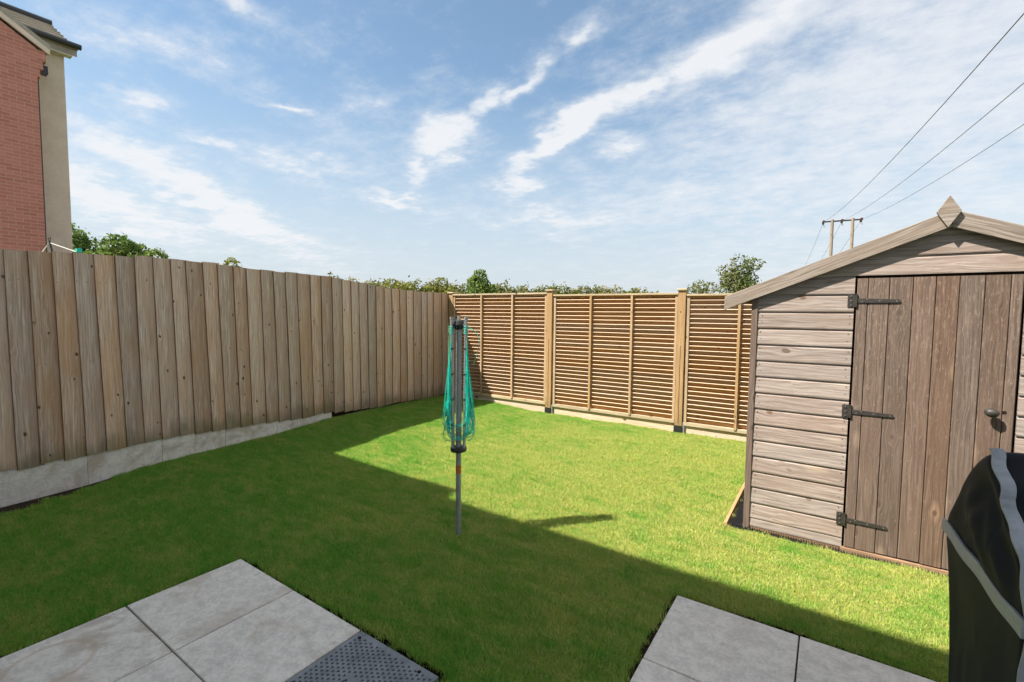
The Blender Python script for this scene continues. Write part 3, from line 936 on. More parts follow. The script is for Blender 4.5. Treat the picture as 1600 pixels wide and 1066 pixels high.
# inner backing (dark seen in joints), side and back walls
wl = MB()
wl.prism([(XS0 + .01, YS + .004, .03), (XS1 - .01, YS + .004, .03), (XS1 - .01, YS + .004, 1.70), (AX, YS + .004, AZ - .09), (XS0 + .01, YS + .004, 1.70)],
         [(XS0 + .01, YS + .02, .03), (XS1 - .01, YS + .02, .03), (XS1 - .01, YS + .02, 1.70), (AX, YS + .02, AZ - .09), (XS0 + .01, YS + .02, 1.70)])
wl.build('front_frame', M['dark_void'], shed)
YBK = 5.95
for xx, sg in ((XS0, -1), (XS1, 1)):
    w = MB()
    z = Z0
    while z < 1.70:
        z1 = min(z + BH, 1.73)
        a0, a1 = xx + sg * .006, xx
        w.prism([(xx - sg * .012, YS + .021, z), (xx + sg * .009, YS + .021, z), (xx + sg * .001, YS + .021, z1), (xx - sg * .012, YS + .021, z1)],
                [(xx - sg * .012, YBK, z), (xx + sg * .009, YBK, z), (xx + sg * .001, YBK, z1), (xx - sg * .012, YBK, z1)])
        z = z1
    w.build('side_wall', M['siding'], shed)
MB().prism([(XS0, YBK, .03), (XS1, YBK, .03), (XS1, YBK, 1.70), (AX, YBK, AZ - .09), (XS0, YBK, 1.70)],
           [(XS0, YBK + .02, .03), (XS1, YBK + .02, .03), (XS1, YBK + .02, 1.70), (AX, YBK + .02, AZ - .09), (XS0, YBK + .02, 1.70)]).build('back_wall', M['siding'], shed)
for sg in (-1, 1):
    xe = AX + sg * 1.235
    ze = AZ - 1.235 * SL
    MB().prism([(AX, YS - .022, AZ - .022), (xe, YS - .022, ze - .022), (xe, YS - .022, ze - .006), (AX, YS - .022, AZ - .006)],
               [(AX, YBK + .06, AZ - .022), (xe, YBK + .06, ze - .022), (xe, YBK + .06, ze - .006), (AX, YBK + .06, AZ - .006)]).build('roof', M['felt'], shed)
    # bargeboard: 19 mm board with plumb cut end
    bh = 0.100
    bb = MB().prism([(AX, YS - .066, AZ - bh), (xe, YS - .066, ze - bh), (xe, YS - .066, ze), (AX, YS - .066, AZ)],
                    [(AX, YS - .046, AZ - bh), (xe, YS - .046, ze - bh), (xe, YS - .046, ze), (AX, YS - .046, AZ)])
    # build in a frame rotated along the board so that the grain follows it
    ang = -math.atan(SL) * sg
    c0 = Vector(((AX + xe) / 2, YS - .056, (AZ + ze) / 2 - bh / 2))
    Rm = Matrix.Rotation(-ang, 3, 'Y')
    vs = [Rm.inverted() @ (p_ - c0) for p_ in bb.v]
    me = mesh('bargeboard', vs, bb.f, M['barge'])
    bm = bmesh.new(); bm.from_mesh(me); bmesh.ops.recalc_face_normals(bm, faces=bm.faces)
    bmesh.ops.bevel(bm, geom=list(bm.edges), offset=.0025, segments=1, affect='EDGES'); bm.to_mesh(me); bm.free()
    link('bargeboard', me, shed, c0 - wloc(shed), Rm.to_euler())
    # eaves batten between roof and siding
    MB().prism([(AX, YS - .045, AZ - .075), (xe, YS - .045, ze - .075), (xe, YS - .045, ze - .023), (AX, YS - .045, AZ - .023)],
               [(AX, YS - .023, AZ - .075), (xe, YS - .023, ze - .075), (xe, YS - .023, ze - .023), (AX, YS - .023, AZ - .023)]).build('roof_batten', M['trim'], shed)
cx, cz, hw, hh = 0.556, 2.222, 0.056, 0.095
MB().prism([(cx, YS - .088, cz - hh), (cx + hw, YS - .088, cz), (cx, YS - .088, cz + hh), (cx - hw, YS - .088, cz)],
           [(cx, YS - .068, cz - hh), (cx + hw, YS - .068, cz), (cx, YS - .068, cz + hh), (cx - hw, YS - .068, cz)]).build('finial', M['barge'], shed, .002)
# floor bearer and sill
MB().box((XS0 - .01, YS - .018, -.02), (D0 - .02, YS + .06, .022)).build('floor_bearer', M['bearer'], shed, .003)
MB().box((D0 - .018, YS - .034, -.015), (XS1 + .01, YS + .06, .030)).build('door_sill', M['bearer'], shed, .003)
# door
door = MB().box((D0 + .004, YS - .006, DB), (D1 - .004, YS + .003, DT)).build('door', M['dark_void'], shed)
xb_ = [D0, 0.198, 0.307, 0.422, 0.530, 0.636, 0.746, 0.853, D1]
for i in range(len(xb_) - 1):
    a, c = xb_[i] + .0012, xb_[i + 1] - .0012
    dz_ = random.uniform(-.003, .003)
    zc, hz = (DT + DB) / 2, (DT - DB) / 2
    yo = random.uniform(-.001, .001)
    q = MB().prism([(a, YS - .007, DB + dz_), (a, YS - .020 + yo, DB + dz_), (a + .004, YS - .0245 + yo, DB + dz_), (c - .004, YS - .0245 + yo, DB + dz_), (c, YS - .020 + yo, DB + dz_), (c, YS - .007, DB + dz_)],
                   [(a, YS - .007, DT), (a, YS - .020 + yo, DT), (a + .004, YS - .0245 + yo, DT), (c - .004, YS - .0245 + yo, DT), (c, YS - .020 + yo, DT), (c, YS - .007, DT)])
    q.build('door_board', M['door'], door)


def hinge(zc, drop):
    y = YS - .027
    h = MB()
    h.box((D0 - .048, y - .0022 + .002, zc - .043), (D0 - .008, y + .002, zc + .043))
    h.tube([(D0 - .001, y - .004, zc - .043), (D0 - .001, y - .004, zc + .043)], .0065, 10)
    x0_, x1_ = D0 + .006, D0 + .218
    h.prism([(x0_, y - .0045, zc - .0145), (x1_, y - .0045, zc - drop - .010), (x1_ + .008, y - .0045, zc - drop), (x1_, y - .0045, zc - drop + .010), (x0_, y - .0045, zc + .0145)],
            [(x0_, y - .0005, zc - .0145), (x1_, y - .0005, zc - drop - .010), (x1_ + .008, y - .0005, zc - drop), (x1_, y - .0005, zc - drop + .010), (x0_, y - .0005, zc + .0145)])
    o = h.build('hinge', M['iron'], door)
    s_ = MB()
    for px_, pz_ in ((D0 - .03, zc - .03), (D0 - .03, zc), (D0 - .03, zc + .03), (D0 + .03, zc - .008), (D0 + .055, zc + .007), (D0 + .12, zc - drop * .5), (D0 + .205, zc - drop)):
        ring = [Vector((px_ + .0042 * math.cos(a), y - .0040, pz_ + .0042 * math.sin(a))) for a in np.linspace(0, 2 * math.pi, 9)[:-1]]
        s_.prism([tuple(p_) for p_ in ring], [(p_.x, p_.y - .0022, p_.z) for p_ in ring])
    s_.build('hinge_screws', M['screw'], door)


hinge(1.700, .004)
hinge(0.962, .003)
hinge(0.223, .004)
kx, kz = 0.802, 1.043
kb = MB().lathe([(0, 0), (.024, 0), (.024, .004), (.010, .008), (.009, .022), (.020, .028), (.0275, .038), (.0275, .046), (.018, .056), (0, .059)], (0, 0, 0), 20)
kb.v = [Vector((kx + p_.x * 1.12, YS - .0245 - p_.z, kz + p_.y * .92)) for p_ in kb.v]
kb.build('door_knob', M['iron'], door, smooth=True)
kh = MB().lathe([(0, 0), (.0105, 0), (.0105, .002), (0, .002)], (0, 0, 0), 12)
kh.v = [Vector((0.860 + p_.x, YS - .0240 - p_.z, 1.046 + p_.y)) for p_ in kh.v]
kh.build('lock_hole', M['dark_void'], door)
# black plastic grid base showing along the front and left of the shed
gb = MB()
x = XS0 - .10
while x < XS1 + .04:
    gb.box((x, YS - .060, -.035), (x + .004, YS - .012, .014))
    x += .0155
y = YS - .03
while y < YBK:
    gb.box((XS0 - .095, y, -.035), (XS0 - .008, y + .004, .010))
    y += .03
gb.box((XS0 - .10, YS - .063, -.035), (XS1 + .04, YS - .0605, .010))
gb.box((XS0 - .10, YS - .0605, -.04), (XS1 + .04, YS + .3, -.032))
gb.box((XS0 - .10, YS + .3, -.04), (XS0, YBK, -.032))
o = gb.build('shed_base_grid', M['black_plastic'])
tag(o, 'black plastic honeycomb base grid showing along the foot of the shed', 'base grid')
o = MB().box((XS0 - .132, YS - .075, -.05), (XS0 - .110, YBK, .028)).build('timber_edging', M['edging_wood'], None, .003)
tag(o, 'thin orange timber edging strip standing in the grass left of the shed', 'edging')

# ------------------------------------------------------------------ rotary clothes dryer, folded
PX, PY = -2.155, 2.520
dry = empty('rotary_dryer', (PX, PY, 0))
tag(dry, 'folded grey rotary clothes dryer with teal lines standing on the lawn', 'clothes dryer')
zl = float(lawn_z(PX, PY))


def lx(z):  # the mast leans very slightly
    return PX - 0.018 * z, PY + 0.022 * z


def P3(dx_, dy_, z):
    a, c = lx(z)
    return (a + dx_, c + dy_, z)


MB().tube([P3(0, 0, zl - .02), P3(0, 0, .62)], .0185, 16).build('lower_mast', M['pole_metal'], dry, smooth=False)
MB().tube([P3(0, 0, .60), P3(0, 0, 1.535)], .0205, 16).build('upper_mast', M['pole_metal'], dry)
MB().tube([P3(0, 0, 1.535), P3(0, 0, 1.575)], .012, 12).build('mast_cap', M['arm_metal'], dry)
MB().tube([P3(0, 0, .447), P3(0, 0, .505)], .0192, 16).build('sticker', M['orange'], dry)
MB().lathe([(.0205, .595), (.030, .600), (.055, .607), (.058, .615), (.058, .632), (.050, .637), (.0, .637)], (lx(.62)[0], lx(.62)[1], 0), 20).build('runner_collar', M['black_plastic'], dry)
hd = MB()
hd.lathe([(.0215, 1.475), (.034, 1.485), (.040, 1.51), (.034, 1.535), (.014, 1.545)], (lx(1.5)[0], lx(1.5)[1], 0), 16)
ARM = [math.radians(a) for a in (34 - 32, 34 + 32, 214 - 32, 214 + 32)]
for a in ARM:
    hd.tube([P3(.02 * math.cos(a), .02 * math.sin(a), 1.52), P3(.055 * math.cos(a), .055 * math.sin(a), 1.50)], .009, 8)
hd.build('head', M['black_plastic'], dry)
for a in ARM:
    am = MB().tube([P3(.047 * math.cos(a), .047 * math.sin(a), .625), P3(.060 * math.cos(a), .060 * math.sin(a), 1.555)], .0088, 10)
    arm = am.build('arm', M['arm_metal'], dry)
    MB().tube([P3(.060 * math.cos(a), .060 * math.sin(a), 1.550), P3(.0605 * math.cos(a), .0605 * math.sin(a), 1.565)], .0105, 10).build('end_cap', M['pole_metal'], arm)
    for zc in (1.34, 1.16, .98, .80):
        f_ = (zc - .625) / .93
        r_ = .047 + .013 * f_
        MB().tube([P3(r_ * math.cos(a), r_ * math.sin(a), zc - .006), P3(r_ * math.cos(a), r_ * math.sin(a), zc + .006)], .0105, 8).build('line_clip', M['black_plastic'], arm)
ln = MB()
LAT, TOC = Vector((.828, .561, 0)), Vector((.561, -.828, 0))   # across the folded arms, and square to that
for kind, cnt in (('front', 11), ('back', 9), ('left', 11), ('right', 11)):
    for q in range(cnt):
        zt = 1.53 - .62 * q / cnt + random.uniform(-.02, .02)
        zm = random.uniform(.665, .83)
        A_ = random.uniform(.080, .122)
        bul = random.uniform(.008, .062)
        dd = random.uniform(.02, .05)
        ph = random.uniform(0, 6.28)
        n = 24
        pts = []
        for i in range(n + 1):
            t = i / n
            side = abs(2 * t - 1)                     # 1 at the arms, 0 at the bottom of the loop
            sg = -1 if t < .5 else 1
            zz = zm + (zt - zm) * side ** 2.3
            if kind in ('front', 'back'):
                amp = .051 + (A_ - .051) * (1 - side ** 1.6)
                la = sg * amp * (1 - (1 - side) ** 2.6)
                de = (1 if kind == 'front' else -1) * (.032 + dd * (1 - side ** 2))
            else:
                la = (-1 if kind == 'left' else 1) * (.051 + bul * math.sin(math.pi * min(1.0, side + .12)) ** .8 - .02 * (1 - side) ** 6)
                de = sg * (.032 + .02 * (1 - side ** 1.6)) * (1 - (1 - side) ** 2.6)
            la += .004 * math.sin(7 * t + ph)
            o_ = LAT * la + TOC * de
            pts.append(P3(o_.x, o_.y, zz))
        ln.tube(pts, .0019, 5, False)
for a in ARM:
    for q in range(5):   # wraps tied around the arm tips
        zc = 1.50 - .012 * q
        pts = [P3(.0595 * math.cos(a) + .012 * math.cos(w_), .0595 * math.sin(a) + .012 * math.sin(w_), zc + .004 * math.sin(w_)) for w_ in np.linspace(0, 6.28, 9)]
        ln.tube(pts, .0022, 5, False)
# a stray loop sticking out at the top
pts = [P3(.045 + .07 * math.sin(t * 2.2) , .040 + .045 * math.sin(t * 2.2), 1.49 - .03 * t - .16 * t * t) for t in np.linspace(0, 1.2, 14)]
ln.tube(pts, .0018, 5, False)
ln.build('washing_line', M['teal'], dry, smooth=True)

# ------------------------------------------------------------------ covered barbecue at the right edge
BB = Vector((0.364, 2.355, 0))
ba = math.radians(-3.5)
bd = Vector((-math.sin(ba), -math.cos(ba), 0))   # towards the house
bn = Vector((math.cos(ba), -math.sin(ba), 0))    # along the barbecue, away from its left end
# outline of the left end panel: distance from the back edge, height
PRO = [(.262, .03), (.258, .36), (.238, .50), (.186, .70), (.118, .845), (.113, .865), (.146, .935), (.207, .997), (.267, 1.075), (.331, 1.137), (.408, 1.190), (.485, 1.228),
       (.505, 1.205), (.53, 1.175), (.575, 1.155), (.600, 1.125), (.603, 1.09), (.645, 1.062), (.69, 1.042), (.722, 1.015), (.74, .985), (.765, .935), (.79, .865), (.788, .78), (.770, .70), (.765, .50), (.765, .03)]
NP_ = len(PRO)


def bpt(t, z, e):
    p = BB + bd * t + bn * e
    return Vector((p.x, p.y, z))


bbq = empty('covered_barbecue', (0.95, 1.9, 0.026))
tag(bbq, 'barbecue under a black fabric cover with grey bands beside the shed', 'barbecue')
cb = MB()
NE = 34
LEN = 1.15


def infl(e):  # rounded shoulders at both ends
    q = min(e, LEN - e)
    return 1 - 0.02 * max(0.0, 1 - q / .05) ** 2


ctr = (.46, .62)


def fold(t, z, e):
    return (0.010 * math.sin(11 * e + 6 * z) + 0.007 * math.sin(23 * e - 9 * z + 2) + 0.005 * math.sin(31 * z + 8 * e))


for i in range(NE):
    e = LEN * i / (NE - 1)
    f_ = infl(e)
    for t, z in PRO:
        fd = fold(t, z, e) * (1 if .1 < z else .3) * min(1, e * 6)
        cb.v.append(bpt(ctr[0] + (t - ctr[0]) * f_ * (1 + fd), ctr[1] + (z - ctr[1]) * (f_ if z > .62 else 1) * (1 + fd * .4), e))
for i in range(NE - 1):
    for j in range(NP_ - 1):
        a = i * NP_ + j
        cb.f.append((a, a + 1, a + 1 + NP_, a + NP_))
# end panels: concentric rings with soft diagonal folds
for e, st in ((0.0, 0), (LEN, (NE - 1) * NP_)):
    base = [cb.v[st + j].copy() for j in range(NP_)]
    c0 = bpt(.47, .66, e)
    prev = list(range(st, st + NP_))
    for q in range(1, 15):
        f_ = 1 - q / 15
        cur = []
        for p in base:
            w_ = c0 + (p - c0) * f_
            tt, zz = (w_ - BB).dot(bd), w_.z
            dpt = 0.0
            if zz > .86:
                u_ = (zz - .86) + .55 * (tt - .1)
                dpt += (.026 * math.sin(u_ * 25) + .014 * math.sin(u_ * 49 + tt * 12 + 1) + .006 * math.sin(u_ * 90 - tt * 20)) * min(1, (1 - f_) * 3) * min(1.0, (zz - .86) * 9)
            else:
                dpt += (-.006 + .004 * math.sin(tt * 9 + zz * 5) + .012 * math.exp(-((zz - .50 + .1 * tt) / .07) ** 2)) * min(1, (1 - f_) * 3) * min(1.0, (.86 - zz) * 6)
            w_ = w_ - bn * dpt * (1 if e == 0 else -1)
            cur.append(len(cb.v))
            cb.v.append(w_)
        for j in range(NP_):
            j2 = (j + 1) % NP_
            cb.f.append((prev[j], cur[j], cur[j2], prev[j2]))
        prev = cur
    cb.v.append(c0)
    for j in range(NP_):
        cb.f.append((prev[j], len(cb.v) - 1, prev[(j + 1) % NP_]))
cvo = cb.build('fabric_cover', M['fabric'], bbq, smooth=True)
ss_ = cvo.modifiers.new('smooth', 'SUBSURF'); ss_.levels = 1; ss_.render_levels = 1


def strip(rows, name):
    """band of fabric between two edges, given as pairs of points, 4 mm thick"""
    b_ = MB()
    n = len(rows)
    for i, (a_, c_, nr) in enumerate(rows):
        b_.v += [a_ + nr * .0015, (a_ + c_) / 2 + nr * .0025, c_ + nr * .0015, c_ - nr * .005, a_ - nr * .005]
    for i in range(n - 1):
        for q in range(5):
            b_.f.append((i * 5 + q, i * 5 + (q + 1) % 5, i * 5 + 5 + (q + 1) % 5, i * 5 + 5 + q))
    b_.f += [(0, 1, 2, 3, 4), tuple((n - 1) * 5 + q for q in range(5))[::-1]]
    return b_.build(name, M['band'], bbq)


# band over the hood, sewn on the top and front next to the left end panel
pr = PRO[11:]
fine_ = []
for i in range(len(pr) - 1):
    for q in range(3):
        f_ = q / 3
        fine_.append((pr[i][0] * (1 - f_) + pr[i + 1][0] * f_, pr[i][1] * (1 - f_) + pr[i + 1][1] * f_))
fine_ = [((fine_[max(0, i - 2)][0] + fine_[i][0] + fine_[min(len(fine_) - 1, i + 2)][0]) / 3, (fine_[max(0, i - 2)][1] + fine_[i][1] + fine_[min(len(fine_) - 1, i + 2)][1]) / 3) for i in range(len(fine_))]
rows = []
for i, (t, z) in enumerate(fine_):
    a_, c_ = fine_[max(0, i - 1)], fine_[min(len(fine_) - 1, i + 1)]
    tg = (bpt(c_[0], c_[1], 0) - bpt(a_[0], a_[1], 0)).normalized()
    nr = bn.cross(tg).normalized()
    if nr.dot(bpt(t, z, 0) - bpt(.46, .7, 0)) < 0: nr = -nr
    wv_ = .003 * math.sin(i * .8)
    rows.append((bpt(t, z, -.002 + wv_) + nr * .005, bpt(t, z, .026 + wv_) + nr * .008, nr))
strip(rows, 'seam_band')
rows = []
for i in range(33):
    t = .113 + .675 * i / 32
    zc = .857 + .004 * math.sin(i * .45)
    rows.append((bpt(t, zc - .022, -.005), bpt(t, zc + .020, -.004), -bn))
strip(rows, 'hem_band')

# ------------------------------------------------------------------ brick and render house seen over the left fence
nh = empty('neighbour_house', (-16.0, 0.5, 0))
tag(nh, 'tall red brick and cream render house rising behind the left fence', 'house')
XB = -14.5
MB().prism([(XB, 2.92, -.1), (XB, -6.0, -.1), (XB, -6.0, 6.95), (XB, -1.54, 10.0), (XB, 2.92, 7.22)],
           [(XB - .9, 2.92, -.1), (XB - .9, -6.0, -.1), (XB - .9, -6.0, 6.95), (XB - .9, -1.54, 10.0), (XB - .9, 2.92, 7.22)]).build('gable_wall', M['brick_y'], nh)
# stepped brick corbel at the gable foot
for i, (zz, oy) in enumerate(((6.62, .05), (6.80, .10), (6.98, .15))):
    MB().box((XB - .25, 2.921, zz), (XB + .0, 2.92 + oy, zz + (.175 if i < 2 else .22))).build('corbel', M['brick_y'], nh)
MB().box((XB - .30, 3.00, 6.78), (XB - .12, 3.12, 6.95)).build('downpipe_head', M['gutter'], nh)
MB().tube([(XB - .2, 2.96, 6.85), (XB - .2, 2.96, 0)], .02, 8).build('downpipe', M['gutter'], nh)
MB().prism([(XB + .05, 3.14, 7.24), (XB + .05, -1.54, 10.12), (XB + .05, -1.54, 10.24), (XB + .05, 3.14, 7.36)],
           [(XB - .95, 3.14, 7.24), (XB - .95, -1.54, 10.12), (XB - .95, -1.54, 10.24), (XB - .95, 3.14, 7.36)]).build('gable_roof', M['tile'], nh)
MB().prism([(XB + .052, 3.13, 7.15), (XB + .052, -1.54, 10.02), (XB + .052, -1.54, 10.13), (XB + .052, 3.13, 7.26)],
           [(XB + .0, 3.13, 7.15), (XB + .0, -1.54, 10.02), (XB + .0, -1.54, 10.13), (XB + .0, 3.13, 7.26)]).build('verge', M['render'], nh)
MB().box((-19.0, -6.0, -.1), (-15.2, 3.53, 7.62)).build('render_wall', M['render'], nh)
MB().box((-15.19, -1.0, 7.50), (-15.0, 3.64, 7.66)).build('fascia', M['fascia'], nh)
MB().tube([(-14.93, -1.0, 7.74), (-14.93, 3.78, 7.74)], .065, 10).build('gutter', M['gutter'], nh)
rf = MB().prism([(-15.0, -6, 7.66), (-17.1, -6, 8.93), (-17.1, -6, 8.80), (-15.0, -6, 7.52)], [(-15.0, 3.72, 7.66), (-17.1, 3.72, 8.93), (-17.1, 3.72, 8.80), (-15.0, 3.72, 7.52)]).build('roof', M['tile'], nh)
sl = Vector((-2.1, 0, 1.27)).normalized()
nrm = Vector((1.27, 0, 2.1)).normalized()
for i in range(8):
    a = Vector((-15.02, 0, 7.67)) + sl * (i * .305)
    c = a + sl * .33
    t0 = nrm * .055
    t1 = nrm * .012
    MB().prism([tuple(a + Vector((0, -2.0, 0))), tuple(c + Vector((0, -2.0, 0))), tuple(c + t1 + Vector((0, -2.0, 0))), tuple(a + t0 + Vector((0, -2.0, 0)))],
               [tuple(a + Vector((0, 3.74, 0))), tuple(c + Vector((0, 3.74, 0))), tuple(c + t1 + Vector((0, 3.74, 0))), tuple(a + t0 + Vector((0, 3.74, 0)))]).build('tile_course', M['tile'], rf)
MB().tube([(-17.12, -2, 8.97), (-17.12, 3.76, 8.97)], .10, 10).build('ridge', M['gutter'], nh)
MB().prism([(-19.1, -6, 7.5), (-17.15, -6, 8.75), (-17.15, -6, 8.9), (-19.1, -6, 7.62)], [(-19.1, 3.70, 7.5), (-17.15, 3.70, 8.75), (-17.15, 3.70, 8.9), (-19.1, 3.70, 7.62)]).build('rear_roof', M['tile'], nh)

# neighbour's clothes prop with white cord and teal peg box
cp = empty('clothes_prop', (-8.97, 1.855, 0))
tag(cp, 'thin clothes prop with white cords and a teal peg showing above the left fence', 'clothes prop')
MB().tube([(-8.90, 1.89, -.05), (-8.954, 1.864, 2.39), (-8.994, 1.849, 2.53)], .012, 6).build('stick', M['gutter'], cp)
MB().tube([(-8.994, 1.849, 2.53), (-9.012, 1.840, 2.56), (-8.985, 1.856, 2.575), (-8.975, 1.858, 2.545)], .006, 6).build('hook', M['gutter'], cp)
MB().tube([(-9.30, 1.62, 2.08), (-9.053, 1.797, 2.391), (-8.992, 1.847, 2.502), (-8.656, 2.064, 2.369), (-8.2, 2.35, 2.18)], .008, 6).build('cord', M['white_cord'], cp)
MB().box((-8.675, 2.04, 2.37), (-8.615, 2.10, 2.425)).build('peg', M['teal'], cp, .006)


# ------------------------------------------------------------------ the houses whose eaves shade the lawn (behind the camera)
def terrace(name, x0, x1, yw, yg, zg, lab):
    h = empty(name, ((x0 + x1) / 2, yw - 4, 0))
    tag(h, lab, 'house')
    zw = zg - .12
    w = MB()
    w.box((x0, yw - .3, -.1), (x1, yw, zw))
    w.box((x0, yw - 8.0, -.1), (x0 + .3, yw - .301, zw))
    w.box((x1 - .3, yw - 8.0, -.1), (x1, yw - .301, zw))
    w.box((x0 + .301, yw - 8.0, -.1), (x1 - .301, yw - 7.7, zw))
    w.build('wall', M['pale_render'], h)
    r = MB()
    r.prism([(x0, yg + .02, zg - .06), (x0, yw - 4.0, zg + 2.5), (x0, yw - 8.3, zg - .06), (x0, yw - 8.3, zg - .2), (x0, yw - 4.0, zg + 2.36), (x0, yg + .02, zg - .2)],
            [(x1, yg + .02, zg - .06), (x1, yw - 4.0, zg + 2.5), (x1, yw - 8.3, zg - .06), (x1, yw - 8.3, zg - .2), (x1, yw - 4.0, zg + 2.36), (x1, yg + .02, zg - .2)])
    r.build('roof', M['tile'], h)
    MB().tube([(x0, yg, zg - .05), (x1, yg, zg - .05)], .055, 10).build('gutter', M['gutter'], h)
    for fx, z0, z1, wd in ((.3, 3.1, 4.3, 1.2), (.72, 3.1, 4.3, 1.2), (.72, .95, 2.15, 1.2), (.35, .05, 2.15, 1.7)):
        cx_ = x0 + (x1 - x0) * fx
        fr = MB()
        fr.box((cx_ - wd / 2, yw, z0), (cx_ + wd / 2, yw + .04, z1))
        o_ = fr.build('window', M['upvc'], h, .004)
        for sg in (-1, 1):
            MB().box((cx_ + sg * wd / 4 - wd / 4 + .06, yw + .036, z0 + .06), (cx_ + sg * wd / 4 + wd / 4 - .06, yw + .044, z1 - .06)).build('pane', M['glass'], o_)
    return h


terrace('terrace_house', -5.44, 0.7, -0.42, -0.10, 5.40, 'cream rendered house at the photographer\'s back casting the broad shadow on the lawn')
terrace('terrace_house', -9.8, -5.46, -0.42, 0.10, 5.40, 'adjoining cream house casting the left end of the shadow on the lawn')


# ------------------------------------------------------------------ trees, hedge, overhead line
def leaves(blobs, n, size, mat, name, parent=None, seed=0, hollow=.55):
    r = np.random.default_rng(seed)
    wts = np.array([b_[3] * b_[4] * b_[5] for b_ in blobs]) ** .75
    idx = r.choice(len(blobs), n, p=wts / wts.sum())
    B_ = np.array(blobs)[idx]
    d = r.normal(size=(n, 3)); d /= np.linalg.norm(d, axis=1)[:, None]
    rad = hollow + (1 - hollow) * r.uniform(size=n) ** .6
    rad *= 1 + .12 * np.sin(d[:, 0] * 7 + idx) * np.cos(d[:, 2] * 6 + idx * 2.0)
    rad += np.where(r.uniform(size=n) < .05, r.uniform(0, .22, n), 0)
    c = B_[:, :3] + d * rad[:, None] * B_[:, 3:6]
    a = r.normal(size=(n, 3)) + d * .5 + np.array([0, 0, .3])
    a /= np.linalg.norm(a, axis=1)[:, None]
    h = r.normal(size=(n, 3))
    u = np.cross(a, h); u /= np.linalg.norm(u, axis=1)[:, None]
    v = np.cross(a, u)
    s = size * r.uniform(.55, 1.35, n)[:, None]
    q = np.stack([c - u * s * .9, c + v * s * .45 + a * s * .12, c + u * s * .9, c - v * s * .45 + a * s * .12], 1).reshape(-1, 3)
    ctr_ = q.mean(0)
    me = bpy.data.meshes.new(name)
    me.vertices.add(4 * n); me.loops.add(4 * n); me.polygons.add(n)
    me.vertices.foreach_set('co', (q - ctr_).ravel())
    me.loops.foreach_set('vertex_index', np.arange(4 * n))
    me.polygons.foreach_set('loop_start', np.arange(0, 4 * n, 4))
    me.polygons.foreach_set('loop_total', np.full(n, 4))
    me.materials.append(mat)
    me.update(calc_edges=True)
    pl = wloc(parent) if parent else Vector((0, 0, 0))
    return link(name, me, parent, Vector(ctr_) - pl)


def tree(name, x, y, h, w, n, size, mat, lab, seed, cat='tree', blob=9, low=.25, group=None):
    r = np.random.default_rng(seed)
    t = empty(name, (x, y, -.09))
    tag(t, lab, cat, group)
    bl = []
    for i in range(blob):
        a = r.uniform(0, 6.283); q = math.sqrt(r.uniform(0, 1)) * w * .32
        zz = h * (low + (1 - low) * r.uniform(.15, .8))
        k_ = r.uniform(.20, .32) * w * (1.15 - .45 * zz / h)
        bl.append((x + q * math.cos(a), y + q * math.sin(a), zz, k_, k_, k_ * .85))
    bl.append((x, y, h * .84, w * .22, w * .22, h * .16))
    bl.append((x, y, h * .55, w * .40, w * .40, h * .30))
    leaves(bl, n, size, mat, 'crown', t, seed)
    tk = MB()
    tk.tube([(x, y, -.09), (x + .05, y, h * .3), (x, y + .04, h * .6)], [.035 * h, .026 * h, .012 * h], 8)
    for i in range(6):
        b_ = bl[i]
        tk.tube([(x, y, h * (.18 + .05 * i)), ((x + b_[0]) / 2, (y + b_[1]) / 2, (h * .3 + b_[2]) / 2), b_[:3]], [.016 * h, .011 * h, .004 * h], 6)
    tk.build('trunk', M['bark'], t)
    return t


tree('broadleaf_tree', -50.6, 11.2, 8.5, 6.6, 9000, .22, M['leaf_a'], 'green broadleaf tree close against the render house, behind the left fence', 1)
tree('broadleaf_tree', -43.3, 12.6, 7.05, 5.4, 9000, .20, M['leaf_a'], 'rounded green broadleaf tree top left above the fence, right of the house', 2)
tree('broadleaf_tree', -40.8, 14.0, 6.0, 3.4, 5000, .18, M['leaf_a'], 'small green tree at the right end of the left clump above the fence', 12)
tree('yellow_shrub', -31.8, 15.0, 4.95, 2.6, 4500, .13, M['leaf_b'], 'small yellow green bush top just showing over the left fence', 3, 'shrub')
tree('dry_shrub', -35.3, 24.8, 4.95, 2.8, 900, .14, M['leaf_d'], 'sparse brownish shrub tip barely above the middle of the left fence', 4, 'shrub')
tree('hedge_tree', -19.9, 25.5, 4.55, 2.5, 5000, .12, M['leaf_a'], 'dark green tree standing out of the hedge above the fence corner', 5)
tree('hedge_shrub', -26.3, 23.4, 4.0, 3.4, 4500, .13, M['leaf_b'], 'yellowish shrub at the left end of the hedge', 6, 'shrub')
tree('hedge_shrub', -23.3, 25.3, 4.1, 2.8, 4500, .13, M['leaf_b'], 'yellow green shrub just left of the dark hedge tree', 7, 'shrub')
tree('hawthorn_tree', -4.95, 33.3, 5.55, 3.3, 3600, .12, M['leaf_d'], 'small open hawthorn tree by the shed roof end', 8, blob=12, low=.3)
tree('hawthorn_shrub', -8.4, 38.0, 4.3, 2.6, 1100, .13, M['leaf_d'], 'low grey green shrub over the last fence post', 9, 'shrub')
hb = []
r = np.random.default_rng(11)
for i in range(60):
    t = i / 59
    x = -30 + t * 17.5
    y = 22.0 + t * 17.5 + r.uniform(-.5, .5)
    hz = 3.9 - .22 * t + r.uniform(-.2, .2)
    hb.append((x, y, hz * .55, .9, .9, hz * .45))
hedge = leaves(hb, 42000, .13, M['leaf_c'], 'hedge', None, 20, .7)
tag(hedge, 'long mixed field hedge running behind the slatted fence', 'hedge')
hb = []
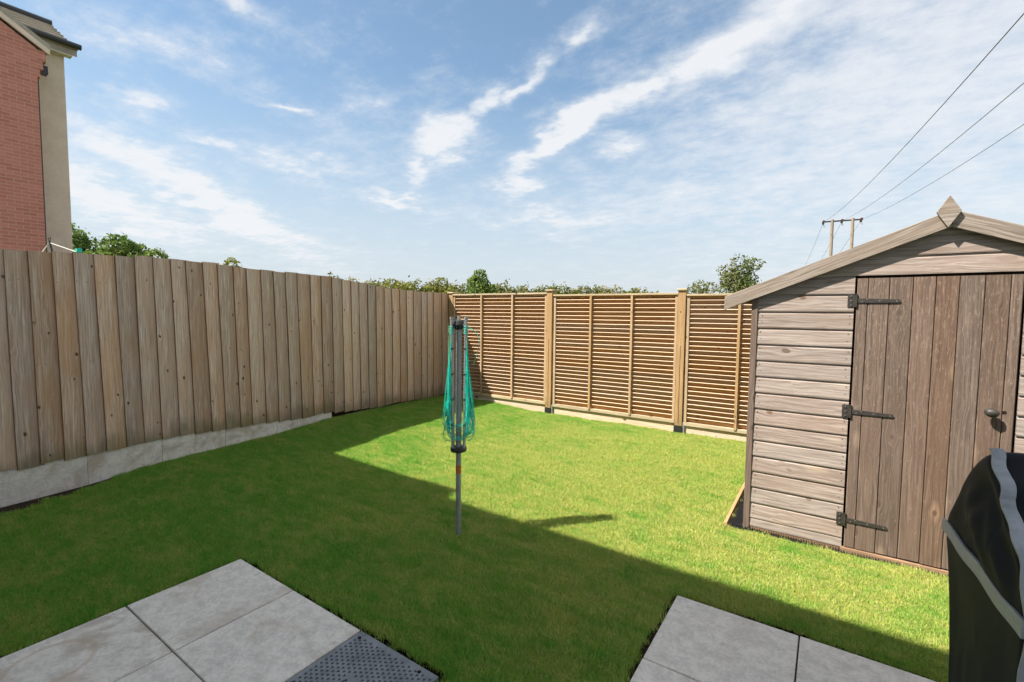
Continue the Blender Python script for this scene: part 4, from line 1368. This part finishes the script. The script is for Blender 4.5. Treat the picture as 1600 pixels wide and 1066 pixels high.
for i in range(30):
    t = i / 29
    x = -13 + t * 30
    y = 41.5 + t * 12 + r.uniform(-.5, .5)
    hz = 3.4 - .5 * t + r.uniform(-.2, .2)
    hb.append((x, y, hz * .55, .9, .9, hz * .45))
hedge2 = leaves(hb, 16000, .14, M['leaf_c'], 'hedge', None, 21, .7)
tag(hedge2, 'low far hedge continuing to the right behind the shed', 'hedge')

WD = Vector((-0.0985329, 0.99513379, 0))
WR = Vector((0.99513379, 0.0985329, 0))
WM = Vector((0.475, 48.063, 9.47))
pl = empty('power_pole', (WM.x, WM.y, -.09))
tag(pl, 'twin-legged wooden power pole with crossarm behind the shed roof', 'power pole')
for sgn in (-.68, .72):
    p = WM + WR * sgn
    MB().tube([(p.x, p.y, -.09), (p.x, p.y, 9.62)], [.14, .11], 12).build('leg', M['pole_wood'], pl)
a, c = WM - WR * 1.36, WM + WR * 1.36
MB().tube([(a.x, a.y, a.z), (c.x, c.y, c.z)], .062, 6).build('crossarm', M['gutter'], pl)
LABW = ['overhead wire from the left end of the power pole crossarm', 'overhead wire from the middle of the power pole crossarm', 'overhead wire from the right end of the power pole crossarm']
for k in (-1, 0, 1):
    A = WM + WR * 1.3 * k
    b_ = MB()
    b_.tube([A + WD * -.22 + Vector((0, 0, .02)), A + WD * -.02], [.09, .07], 10)
    b_.tube([A + WD * .05 + Vector((0, 0, -.02)), A + WD * .32 + Vector((0, 0, -.09))], [.07, .095], 10)
    b_.lathe([(.05, -.06), (.11, -.05), (.11, .02), (.06, .05), (.10, .09), (.04, .14)], tuple(A), 10)
    b_.build('insulator', M['insul'], pl)
    MB().tube([A + WD * .25, A + WD * .15 + Vector((0, 0, -.35)), A + WR * .08 + Vector((0, 0, -.42)), A - WD * .15 + Vector((0, 0, -.2)), A - WD * .2], .014, 5).build('jumper', M['wire'], pl)
    pts = []
    for t in np.linspace(-84, 84, 90):
        u_ = abs(t)
        pts.append(A + WD * t + Vector((0, 0, -.1146 * u_ + .001363 * u_ * u_)))
    w_ = MB().tube(pts, .011, 5).build('overhead_wire', M['wire'])
    tag(w_, LABW[k + 1], 'overhead wire', 'overhead wires')
